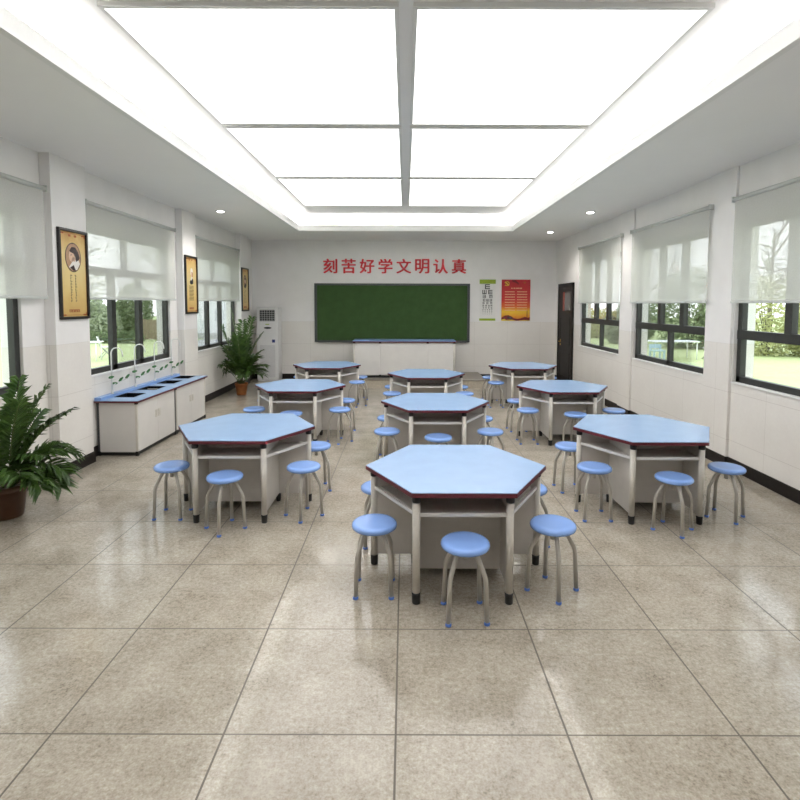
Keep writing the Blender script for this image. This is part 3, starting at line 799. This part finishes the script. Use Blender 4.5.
ON = {'FL': 'at the front left side of ', 'F': 'tucked at the front of ', 'FR': 'at the front right side of ', 'BL': 'at the rear left side of ', 'BR': 'at the rear right side of '}
SEATS = [('C1', 'FL'), ('C1', 'F'), ('C1', 'FR'), ('C1', 'BL'), ('C1', 'BR'), ('L1', 'FL'), ('L1', 'F'), ('L1', 'FR'), ('L1', 'BR'),
         ('R1', 'FL'), ('R1', 'F'), ('R1', 'FR'), ('R1', 'BL'), ('R2', 'FL'), ('R2', 'BL'), ('R2', 'F'), ('R2', 'FR'),
         ('R3', 'FL'), ('R3', 'BL'), ('R3', 'BR'), ('L3', 'BL'), ('L3', 'FR'), ('L3', 'BR'),
         ('L2', 'FL'), ('L2', 'F'), ('L2', 'FR'), ('L2', 'BR'), ('L2', 'BL'), ('C2', 'FL'), ('C2', 'FR'), ('C2', 'F'), ('C2', 'BL'), ('C2', 'BR'),
         ('C3', 'BL'), ('C3', 'FL'), ('C3', 'FR'), ('C3', 'BR')]
sp = make_stool()
for i, (n, s) in enumerate(SEATS):
    dx, dy, r = OFF[s]; x, y = TABLES[n]
    if (n, s) == ('C1', 'F'): r = 3
    lab = 'blue round stool ' + ON[s] + TN[n]
    if i == 0: sp.location = (x + dx, y + dy, 0); sp.rotation_euler = (0, 0, math.radians(r)); sp['label'] = lab
    else: dup(sp, (x + dx, y + dy, 0), math.radians(r), lab)

# ------------------------------------------------------------------ sink units along the left wall
CX0, CX1, CT = -4.165, -3.615, 0.76
SEG = [(7.07, 8.27), (8.29, 9.50)]
for i, (a, b) in enumerate(SEG):
    t = thing('sink_cabinet', ['white base cabinet with a double door, nearer half of the sink counter', 'white base cabinet with a double door, farther half of the sink counter'][i], 'cabinet', ((CX0 + CX1) / 2, (a + b) / 2, 0), 0, 'sink base cabinets')
    hx = (CX1 - CX0) / 2; hy = (b - a) / 2; zt = CT - 0.03
    body = MB()
    body.box(-hx + 0.01, hx - 0.022, -hy + 0.004, -hy + 0.02, 0.05, zt); body.box(-hx + 0.01, hx - 0.022, hy - 0.02, hy - 0.004, 0.05, zt)
    body.box(-hx + 0.01, hx - 0.022, -hy + 0.02, hy - 0.02, 0.05, 0.066); body.box(-hx + 0.01, -hx + 0.02, -hy + 0.02, hy - 0.02, 0.066, zt)
    body.build('body', M['white_board'], t)
    for s in (-1, 1):
        y0_, y1_ = sorted((s * 0.001, s * (hy - 0.036)))
        dr_ = MB().box(hx - 0.022, hx - 0.004, y0_, y1_, 0.055, zt - 0.005, bevel=0.002).build('door', M['white_board'], t)
        yc = s * 0.045
        MB().box(hx - 0.006, hx + 0.006, yc - 0.032, yc + 0.032, 0.42, 0.53, bevel=0.006).box(hx + 0.004, hx + 0.009, yc - 0.018, yc + 0.018, 0.445, 0.515, bevel=0.002).build('handle', M['post'], dr_)
    for x in (-hx + 0.018, hx - 0.018):
        for y in (-hy + 0.016, hy - 0.016):
            MB().box(x - 0.016, x + 0.016, y - 0.014, y + 0.014, 0.05, zt, bevel=0.004).build('corner_post', M['board_frame'] if x < 0 or (y > 0 and i == 0) else M['post'], t)
            MB().box(x - 0.022, x + 0.022, y - 0.018, y + 0.018, 0, 0.06, bevel=0.004).build('foot', M['black'], t)
            MB().box(x - 0.02, x + 0.02, y - 0.017, y + 0.017, zt - 0.026, zt, bevel=0.003).build('collar', M['black'], t)
    MB().box(-hx + 0.03, hx - 0.008, -hy + 0.03, hy - 0.03, 0.012, 0.048).build('plinth', M['black'], t)
    MB().box(-hx + 0.03, hx - 0.03, -hy + 0.002, -hy + 0.012, 0.012, 0.048).build('plinth', M['black'], t)

FY = [7.37, 8.01, 8.64, 9.27]
WX0, WX1, WY0, WY1 = -4.172, -3.585, 7.03, 9.55
SX0, SX1 = -4.055, -3.775
SY = [(y - 0.06, y + 0.28) for y in FY]; SY[3] = (9.17, 9.49)
t = thing('sink_worktop', 'long blue worktop with four black sinks below the left window', 'worktop', (0, 0, 0))
tp = MB(); tz0, tz1 = CT - 0.006, CT
ed = MB(); ez0, ez1 = CT - 0.03, CT - 0.006
for m_, z0, z1, g in ((tp, tz0, tz1, 0.003), (ed, ez0, ez1, 0.0)):
    m_.box(WX0, SX0, WY0 + g, WY1 - g, z0, z1); m_.box(SX1, WX1 - g, WY0 + g, WY1 - g, z0, z1)
    ys = [WY0 + g] + [q for s_ in SY for q in s_] + [WY1 - g]
    for a, b in zip(ys[::2], ys[1::2]): m_.box(SX0, SX1, a, b, z0, z1)
tpo = tp.build('top', M['blue_top'], t)
ed.build('edge_band', M['red_edge'], tpo, label='dark red edge')
MB().box(WX0, -4.08, WY0 + 0.01, WY1 - 0.01, CT, CT + 0.04, bevel=0.004).build('upstand', M['blue_counter'], t)
for a, b in SY:
    s = MB(); w_ = 0.012; zb = CT - 0.26; zt = CT + 0.004
    s.box(SX0 + 0.001, SX0 + w_, a + 0.001, b - 0.001, zb, zt); s.box(SX1 - w_, SX1 - 0.001, a + 0.001, b - 0.001, zb, zt)
    s.box(SX0 + w_, SX1 - w_, a + 0.001, a + w_, zb, zt); s.box(SX0 + w_, SX1 - w_, b - w_, b - 0.001, zb, zt)
    s.box(SX0 + w_, SX1 - w_, a + w_, b - w_, zb, zb + w_)
    so = s.build('sink', M['sink'], t, label='black sink basin')
    MB().lathe([(0.0, 0), (0.03, 0), (0.032, 0.003), (0.026, 0.004), (0, 0.002)], ((SX0 + SX1) / 2, (a + b) / 2, zb + w_), 18).build('drain', M['chrome'], so)
def lever(mb, c, ang):
    c = Vector(c); d = Vector((0.25, math.cos(ang), math.sin(ang))).normalized()
    pts = [c - d * 0.032, c - d * 0.015, c + d * 0.02, c + d * 0.05]
    b = bmesh.new(); n = Vector((1, 0, 0)); w = d.cross(n).normalized()
    for (p0, p1, w0, w1) in ((pts[0], pts[1], 0.008, 0.017), (pts[1], pts[2], 0.017, 0.017), (pts[2], pts[3], 0.017, 0.005)):
        vs = []
        for s in (-1, 1):
            vs += [b.verts.new(p0 + w * w0 + n * 0.008 * s), b.verts.new(p1 + w * w1 + n * 0.008 * s), b.verts.new(p1 - w * w1 + n * 0.008 * s), b.verts.new(p0 - w * w0 + n * 0.008 * s)]
        for f in ((0, 1, 2, 3), (7, 6, 5, 4), (0, 4, 5, 1), (1, 5, 6, 2), (2, 6, 7, 3), (3, 7, 4, 0)): b.faces.new([vs[i] for i in f])
    mb._add(b)
tapname = ['nearest white gooseneck tap on the sink counter', 'second white gooseneck tap from the near end of the sink counter', 'third white gooseneck tap from the near end of the sink counter', 'farthest white gooseneck tap, beside the poster pillar']
for i, y in enumerate(FY):
    t = thing('gooseneck_tap', tapname[i] + ', green levers', 'tap', (-4.11, y, CT + 0.04), 0, 'laboratory taps at the sinks')
    MB().lathe([(0.02, 0), (0.022, 0.006), (0.014, 0.02), (0.011, 0.05)], seg=16).tube([(0, 0, 0.02)] + [(0, 0, 0.55)] + bez((0, 0, 0.55), (0, 0.0, 0.645), (0.075, 0.01, 0.645), 7)[1:] + bez((0.075, 0.01, 0.645), (0.15, 0.02, 0.645), (0.15, 0.02, 0.52), 7)[1:], 0.0085, 12).build('spout', M['chrome'], t)
    MB().tube([(0, 0, 0.12), (0.02, 0.03, 0.13), (0.02, 0.24, 0.15), (0.02, 0.38, 0.165)], 0.006, 10).build('side_arm', M['chrome'], t)
    for c, a in (((0.004, -0.03, 0.235), 0.1), ((0.012, 0.04, 0.14), -0.1), ((0.02, 0.19, 0.17), 0.7), ((0.02, 0.37, 0.19), 0.7)):
        mb = MB(); lever(mb, c, a); mb.build('lever', M['green_tap'], t, label='green lever')

# ------------------------------------------------------------------ potted palms
def frond(L, lean, az, droop, width, nl, rng, leaf_w=0.016):
    mb = MB(); pts = []
    n = 16
    for i in range(n + 1):
        s = i / n
        th = lean + droop * s ** 1.6
        if i == 0: p = Vector((0, 0, 0))
        else: p = p + Vector((math.sin(th), 0, math.cos(th))) * (L / n)
        pts.append(p.copy())
    rot = Matrix.Rotation(az, 3, 'Z')
    R = [rot @ p for p in pts]
    stem = MB()
    stem.tube(R, 0.007, 6, 0.002)
    side = rot @ Vector((0, 1, 0))
    for k in range(nl):
        s = 0.28 + 0.72 * k / (nl - 1)
        f = s * n; i = min(int(f), n - 1); base = R[i].lerp(R[i + 1], f - i)
        tan = (R[i + 1] - R[i]).normalized(); nor = tan.cross(side).normalized()
        if nor.z < 0: nor = -nor
        ll = width * (0.55 + 0.9 * math.sin(PI * min(1, (s - 0.2) / 0.85)) * 0.6) * rng.uniform(0.85, 1.1)
        for sg in (-1, 1):
            d = (side * sg * 0.75 + tan * rng.uniform(0.6, 0.85) + nor * rng.uniform(0.05, 0.3)).normalized()
            m1 = base + d * ll * 0.5
            tip = base + d * ll - Vector((0, 0, ll * rng.uniform(0.12, 0.4)))
            w = d.cross(nor).normalized() * leaf_w
            q = base + d * ll * 0.18
            fold = nor * leaf_w * 0.35
            mb.bm.faces.new([mb.bm.verts.new(v) for v in (base, q + w * 0.8 + fold, q, )])
            mb.bm.faces.new([mb.bm.verts.new(v) for v in (base, q, q - w * 0.8 + fold)])
            mb.bm.faces.new([mb.bm.verts.new(v) for v in (q, q + w * 0.8 + fold, m1 + w + fold, m1)])
            mb.bm.faces.new([mb.bm.verts.new(v) for v in (q, m1, m1 - w + fold, q - w * 0.8 + fold)])
            mb.bm.faces.new([mb.bm.verts.new(v) for v in (m1, m1 + w + fold, tip)])
            mb.bm.faces.new([mb.bm.verts.new(v) for v in (m1, tip, m1 - w + fold)])
    return stem, mb
def clear_of_wall(mb, ox, xmin):
    for v in mb.bm.verts:
        if v.co.x + ox < xmin: v.co.x = xmin - ox + 0.04 * (1 - math.exp((v.co.x + ox - xmin) * 4))
def palm(loc, label, pot_mat, pr, ph, specs, seed, nl=18):
    rng = random.Random(seed)
    t = thing('potted_palm', label, 'potted plant', loc, 0, None)
    MB().lathe([(pr * 0.72, 0), (pr * 0.78, 0.01), (pr * 0.97, ph * 0.82), (pr * 1.06, ph * 0.83), (pr * 1.06, ph), (pr * 0.96, ph), (pr * 0.92, ph * 0.85), (0, ph * 0.85)], seg=32).build('pot', pot_mat, t)
    MB().lathe([(0, ph * 0.90), (pr * 0.5, ph * 0.92), (pr * 0.93, ph * 0.87), (pr * 0.9, ph * 0.86), (0, ph * 0.86)], seg=24).build('soil', M['soil'], t)
    for (az, lean, droop, L, wd, r0) in specs:
        st, lf = frond(L, math.radians(lean), math.radians(az), math.radians(droop), wd, nl, rng, 0.011 + 0.012 * wd / 0.3)
        a = math.radians(az)
        for m_ in (st, lf): clear_of_wall(m_, loc[0] + math.cos(a) * r0, -4.03)
        o = st.build('frond', M['palm_stem'], t, (math.cos(a) * r0, math.sin(a) * r0, ph * 0.88))
        lf.build('leaf_blade', M['palm'], o)
    return t
specs = [(200, 3, 8, 1.62, 0.24, 0.02), (330, 6, 16, 1.46, 0.28, 0.03), (100, 8, 18, 1.40, 0.28, 0.03), (215, 9, 24, 1.34, 0.30, 0.04), (10, 10, 26, 1.28, 0.30, 0.04),
         (280, 10, 26, 1.22, 0.30, 0.04), (250, 13, 42, 1.12, 0.32, 0.05), (335, 14, 46, 1.10, 0.32, 0.05), (150, 14, 40, 1.0, 0.3, 0.05), (60, 14, 40, 1.05, 0.3, 0.05),
         (185, 18, 70, 0.92, 0.3, 0.05), (5, 18, 74, 0.98, 0.3, 0.05), (300, 18, 74, 0.9, 0.3, 0.05), (230, 20, 84, 0.92, 0.3, 0.05), (30, 22, 84, 0.86, 0.28, 0.05), (345, 24, 96, 0.86, 0.28, 0.05),
         (270, 6, 14, 1.1, 0.28, 0.03), (310, 8, 20, 1.0, 0.28, 0.03), (240, 10, 30, 0.9, 0.28, 0.04), (0, 12, 40, 0.9, 0.28, 0.04), (200, 22, 104, 0.85, 0.26, 0.05), (290, 26, 100, 0.8, 0.26, 0.05), (255, 16, 60, 0.8, 0.28, 0.05), (325, 16, 60, 0.85, 0.28, 0.05)]
specs = [(a_, l_, d_, L_ * (0.68 if (a_ < 70 or a_ > 290) and l_ > 12 else 1.04 if l_ < 10 else 0.95), w_, r_) for a_, l_, d_, L_, w_, r_ in specs]
palm((-3.71, 11.92, 0), 'bushy green palm in a terracotta pot below the far left window', M['pot'], 0.135, 0.27, specs, 5, 20)
SPEC2 = [(350, 5, 10, 1.18, 0.26, 0.03), (20, 10, 22, 1.10, 0.28, 0.03), (325, 12, 26, 1.06, 0.28, 0.04), (10, 18, 44, 1.0, 0.3, 0.04), (340, 24, 70, 0.98, 0.3, 0.05),
          (25, 28, 84, 0.94, 0.3, 0.05), (0, 34, 96, 0.92, 0.3, 0.05), (318, 30, 84, 0.9, 0.3, 0.05), (50, 26, 70, 0.85, 0.28, 0.05), (355, 44, 104, 0.86, 0.28, 0.05), (335, 40, 100, 0.85, 0.28, 0.05), (15, 16, 36, 0.85, 0.26, 0.04),
          (80, 16, 34, 0.85, 0.24, 0.04), (275, 16, 40, 0.9, 0.26, 0.04), (230, 6, 12, 0.8, 0.18, 0.03), (290, 30, 90, 0.8, 0.26, 0.05)]
specs2 = [(a_, l_, d_, L_ * (0.68 if l_ >= 24 else 0.9), w_ * 0.85, r_) for a_, l_, d_, L_, w_, r_ in SPEC2]
palm((-3.86, 5.03, 0), 'large dark green palm at the left picture edge, beside the near pillar', M['pot_dark'], 0.17, 0.32, specs2, 9, 24)

# ------------------------------------------------------------------ outdoors
GZ = -0.15
struct(MB().box(-70, -4.43, -20, 90, GZ - 0.2, GZ).build('lawn', M['lawn']))
struct(MB().box(4.39, 70, -20, 90, GZ - 0.2, GZ).build('lawn', M['lawn']))
struct(MB().box(-4.43, 4.39, 14.76, 90, GZ - 0.2, GZ).build('lawn', M['lawn']))
def leaf_cloud(mb, c, rad, n, size, rng, shell=0.55):
    for _ in range(n):
        while True:
            v = Vector((rng.uniform(-1, 1), rng.uniform(-1, 1), rng.uniform(-1, 1)))
            if shell < v.length < 1: break
        p = Vector(c) + Vector((v.x * rad[0], v.y * rad[1], v.z * rad[2]))
        if p.z < 0.02: p.z = rng.uniform(0.02, 0.2)
        a = Vector((rng.gauss(0, 1), rng.gauss(0, 1), rng.gauss(0, 1))).normalized(); b = a.orthogonal().normalized()
        s = size * rng.uniform(0.6, 1.3)
        mb.quad(p - a * s, p + b * s * 0.45, p + a * s, p - b * s * 0.45)
def bush(x, y, blobs, n, size, mat, label, seed, name='garden_bush'):
    rng = random.Random(seed)
    t = thing(name, label, 'bush', (x, y, GZ), 0, 'garden bushes outside the windows')
    mb = MB()
    for c, r in blobs: leaf_cloud(mb, c, r, n, size, rng)
    o = mb.build('foliage', mat, t)
    st = MB()
    for k in range(5):
        a = rng.uniform(0, 6.28); st.tube([(0.1 * math.cos(a), 0.1 * math.sin(a), 0), (0.4 * math.cos(a), 0.4 * math.sin(a), blobs[0][0][2] * 0.8), (0.7 * math.cos(a), 0.7 * math.sin(a), blobs[0][0][2] * 1.3)], 0.04, 6, 0.012)
    st.build('stem', M['bark'], t)
    return t
def tree(x, y, h, crown, n, size, mat, label, seed):
    rng = random.Random(seed)
    t = thing('garden_tree', label, 'tree', (x, y, GZ), 0, 'garden trees outside the windows')
    tr = MB(); tr.tube([(0, 0, 0), (0.1, 0.05, h * 0.25), (0.05, -0.05, h * 0.5), (0.15, 0, h * 0.85)], 0.16, 10, 0.04); tr.build('trunk', M['bark'], t)
    br = MB(); mb = MB()
    for k in range(16):
        a = rng.uniform(0, 6.28); z = h * rng.uniform(0.3, 0.8); L = crown * rng.uniform(0.6, 1.0)
        p0 = Vector((0.06, 0, z)); p2 = Vector((math.cos(a) * L, math.sin(a) * L, z + L * rng.uniform(0.3, 0.9))); pm = (p0 + p2) / 2 + Vector((0, 0, -0.2))
        br.tube(bez(p0, pm, p2, 5), 0.05, 6, 0.012)
        for q in range(5):
            b0 = p0.lerp(p2, rng.uniform(0.4, 1)); b1 = b0 + Vector((rng.uniform(-1, 1), rng.uniform(-1, 1), rng.uniform(0.1, 1))) * crown * 0.35
            br.tube([b0, (b0 + b1) / 2 + Vector((0, 0, 0.1)), b1], 0.02, 5, 0.006)
        leaf_cloud(mb, p2, (crown * 0.4,) * 3, n, size, rng, 0.1)
    br.build('branch', M['bark'], t); mb.build('foliage', mat, t)
    return t
# seen through the sink window
bush(-18.9, 30.5, [((0, 0, 1.5), (1.6, 1.3, 1.6)), ((1.2, 0, 1.0), (1.3, 1.0, 1.1))], 2600, 0.13, M['foliage_b'], 'grey-green bush left of the garden hedge, seen through the sink window', 11)
bush(-17.2, 33.7, [((0, 0, 1.7), (1.1, 1.0, 1.8)), ((-0.9, 0, 1.1), (1.0, 1.0, 1.2))], 2600, 0.12, M['foliage_a'], 'dark green bush in the middle of the sink window view', 12)
tree(-21.5, 34, 6.5, 2.4, 26, 0.13, M['foliage_b'], 'pale thin tree behind the grey-green bush outside the sink window', 13)
tree(-19.5, 42, 7.0, 2.6, 22, 0.13, M['foliage_c'], 'pale thin tree behind the dark bush outside the sink window', 14)
rngh = random.Random(15); mb = MB()
for k in range(9): leaf_cloud(mb, (k * 0.62 - 2.6, 0, 0.32), (0.55, 0.4, 0.42), 420, 0.06, rngh, 0.4)
t = thing('clipped_hedge', 'low clipped green hedge along the lawn, seen through the sink window', 'hedge', (-17.2, 29.0, GZ)); mb.build('foliage', M['hedge'], t)
st = MB()
for k in range(9): st.tube([(k * 0.62 - 2.6, 0, 0), (k * 0.62 - 2.6, 0.03, 0.5)], 0.02, 6)
st.build('stem', M['bark'], t)
t = thing('timber_fence', 'weathered timber fence panel at the right of the sink window view', 'fence', (-15.05, 31.6, GZ))
mb = MB()
for k in range(8): mb.box(-0.8 + k * 0.2, -0.8 + k * 0.2 + 0.18, -0.015, 0.015, 0.05, 1.22 + 0.03 * (k % 2), bevel=0.004)
mb.build('board_panel', M['timber'], t)
MB().box(-0.8, 0.8, 0.015, 0.06, 0.35, 0.45).build('rail', M['timber'], t); MB().box(-0.8, 0.8, 0.015, 0.06, 0.95, 1.05).build('rail', M['timber'], t)
def garden_table(x, y, rz, sx, sy, label):
    t = thing('garden_table', label, 'table', (x, y, GZ), rz)
    MB().box(-sx, sx, -sy, sy, 0.70, 0.74, bevel=0.006).build('top', M['garden_white'], t)
    for a in (-1, 1):
        for b in (-1, 1): MB().tube([(a * (sx - 0.08), b * (sy - 0.08), 0), (a * (sx - 0.08), b * (sy - 0.08), 0.70)], 0.022, 8).build('leg', M['garden_white'], t)
    return t
def folding_chair(x, y, rz, label):
    t = thing('folding_garden_chair', label, 'chair', (x, y, GZ), rz)
    for s in (-0.2, 0.2):
        MB().tube([(-0.25, s, 0), (0.16, s, 0.5), (0.3, s, 0.86)][:2], 0.016, 8).build('leg', M['garden_grey'], t)
        MB().tube([(0.22, s * 0.9, 0), (-0.2, s * 0.9, 0.46), (-0.32, s * 0.9, 0.88)], 0.016, 8).build('leg', M['garden_grey'], t)
    MB().box(-0.2, 0.2, -0.21, 0.21, 0.44, 0.465, bevel=0.005).build('seat', M['garden_white'], t)
    b = MB()
    for z in (0.62, 0.74, 0.84): b.obox((-0.235 - (z - 0.56) * 0.28, -0.19, z), (-0.235 - (z - 0.56) * 0.28, 0.19, z), 0.02, 0.06)
    b.build('backrest', M['garden_white'], t)
    return t
garden_table(-12.25, 20.2, 0.2, 0.55, 0.35, 'white garden table on the lawn at the left of the sink window')
folding_chair(-12.05, 21.3, 0.7, 'folding garden chair with crossed legs beside the lawn table, sink window')
# white neighbouring building seen through the far left window
t = thing('white_building', 'plain white neighbouring building seen through the far left window', 'building', (-11.8, 33.0, GZ))
MB().box(-3.1, 3.6, 0, 5, 0, 6.2).build('wall', M['render_white'], t)
MB().box(-3.3, 3.8, -0.3, 5.2, 6.2, 6.45).build('roof', M['path'], t)
MB().box(-3.1, 3.6, -0.08, 0, 0, 0.35).build('plinth', M['path'], t)
struct(MB().box(-12.4, -7.0, 26.5, 32.6, GZ, GZ + 0.012).build('path', M['path']))
# right garden
bush(14.5, 27.0, [((0, 0, 1.9), (1.9, 1.5, 2.3)), ((1.6, -0.3, 1.3), (1.4, 1.2, 1.5))], 3600, 0.12, M['foliage_a'], 'large dark bush outside the middle right-hand window', 21)
bush(12.8, 29.5, [((0, 0, 1.3), (1.2, 1.1, 1.4)), ((-0.7, 0.5, 0.9), (0.9, 0.9, 1.0))], 2400, 0.11, M['foliage_b'], 'smaller grey-green bush left of the dark one, middle right-hand window', 22)
bush(16.0, 23.3, [((0, 0, 1.6), (1.9, 1.4, 1.9)), ((1.6, -0.8, 1.1), (1.3, 1.2, 1.3))], 3200, 0.12, M['foliage_c'], 'yellow-green bush outside the nearest right-hand window', 23)
bush(12.6, 35.0, [((0, 0, 0.9), (2.0, 1.0, 1.1)), ((1.9, 0.3, 0.8), (1.3, 1.0, 0.9))], 2200, 0.12, M['foliage_c'], 'pale yellow-green bush outside the window by the door', 24)
tree(15.5, 34, 7.0, 2.6, 24, 0.13, M['foliage_b'], 'thin pale tree behind the dark bush, middle right-hand window', 25)
tree(18.5, 27.0, 7.0, 2.6, 24, 0.13, M['foliage_b'], 'thin pale tree outside the nearest right-hand window', 26)
t = thing('low_stone_wall', 'low pale stone wall outside the window beside the door', 'wall', (14.2, 37.5, GZ))
MB().box(-3.2, 3.4, 0, 0.35, 0, 1.25, bevel=0.02).build('wall', M['timber'], t); MB().box(-3.25, 3.45, -0.05, 0.4, 1.25, 1.33, bevel=0.01).build('coping', M['path'], t)
garden_table(10.9, 21.6, 0.05, 0.95, 0.42, 'long white garden table on the lawn outside the middle right-hand window')
folding_chair(12.45, 21.6, 2.4, 'folding garden chair right of the long white table, outside right-hand window')
t = thing('garden_bench', 'small pale blue garden bench left of the long white table outside the window', 'bench', (9.85, 20.6, GZ), 0.05)
MB().box(-0.24, 0.24, -0.18, 0.18, 0.40, 0.45, bevel=0.005).build('seat', M['teal'], t)
MB().box(-0.24, 0.24, 0.17, 0.21, 0.50, 0.66, bevel=0.005).build('backrest', M['teal'], t)
for x in (-0.2, 0.2):
    MB().box(x - 0.03, x + 0.03, -0.17, -0.11, 0, 0.40).build('leg', M['teal'], t); MB().box(x - 0.03, x + 0.03, 0.14, 0.2, 0, 0.64).build('leg', M['teal'], t)

# ------------------------------------------------------------------ light, world, camera
w = bpy.data.worlds.new('overcast_sky'); scene.world = w; w.use_nodes = True
nt = w.node_tree; bg = nt.nodes['Background']
tc = nt.nodes.new('ShaderNodeTexCoord'); sp_ = nt.nodes.new('ShaderNodeSeparateXYZ'); nt.links.new(tc.outputs['Generated'], sp_.inputs[0])
rp = nt.nodes.new('ShaderNodeValToRGB'); nt.links.new(sp_.outputs[2], rp.inputs[0])
rp.color_ramp.elements[0].position = 0.0; rp.color_ramp.elements[0].color = (0.95, 0.97, 1.0, 1)
rp.color_ramp.elements[1].position = 0.6; rp.color_ramp.elements[1].color = (0.86, 0.93, 1.0, 1)
nt.links.new(rp.outputs[0], bg.inputs[0]); bg.inputs[1].default_value = 1.95

cam = bpy.data.cameras.new('camera'); co = bpy.data.objects.new('camera', cam); COL.objects.link(co)
F, PX, PY, PITCH, ROLL, H = 529.4, 405.1, 337.1, 0.0631, 0.0028, 2.0732
cam.sensor_fit = 'HORIZONTAL'; cam.sensor_width = 36.0; cam.lens = F / 800 * 36
cam.shift_x = -(PX - 400) / 800; cam.shift_y = (PY - 400) / 800
co.matrix_world = Matrix.Translation((0, 0, H)) @ Matrix.Rotation(PI / 2 - PITCH, 4, 'X') @ Matrix.Rotation(ROLL, 4, 'Z')
cam.clip_end = 300
scene.camera = co
scene.view_settings.view_transform = 'Standard'; scene.view_settings.look = 'None'
scene.view_settings.exposure = 0.6; scene.view_settings.gamma = 1.0; scene.view_settings.use_curve_mapping = False
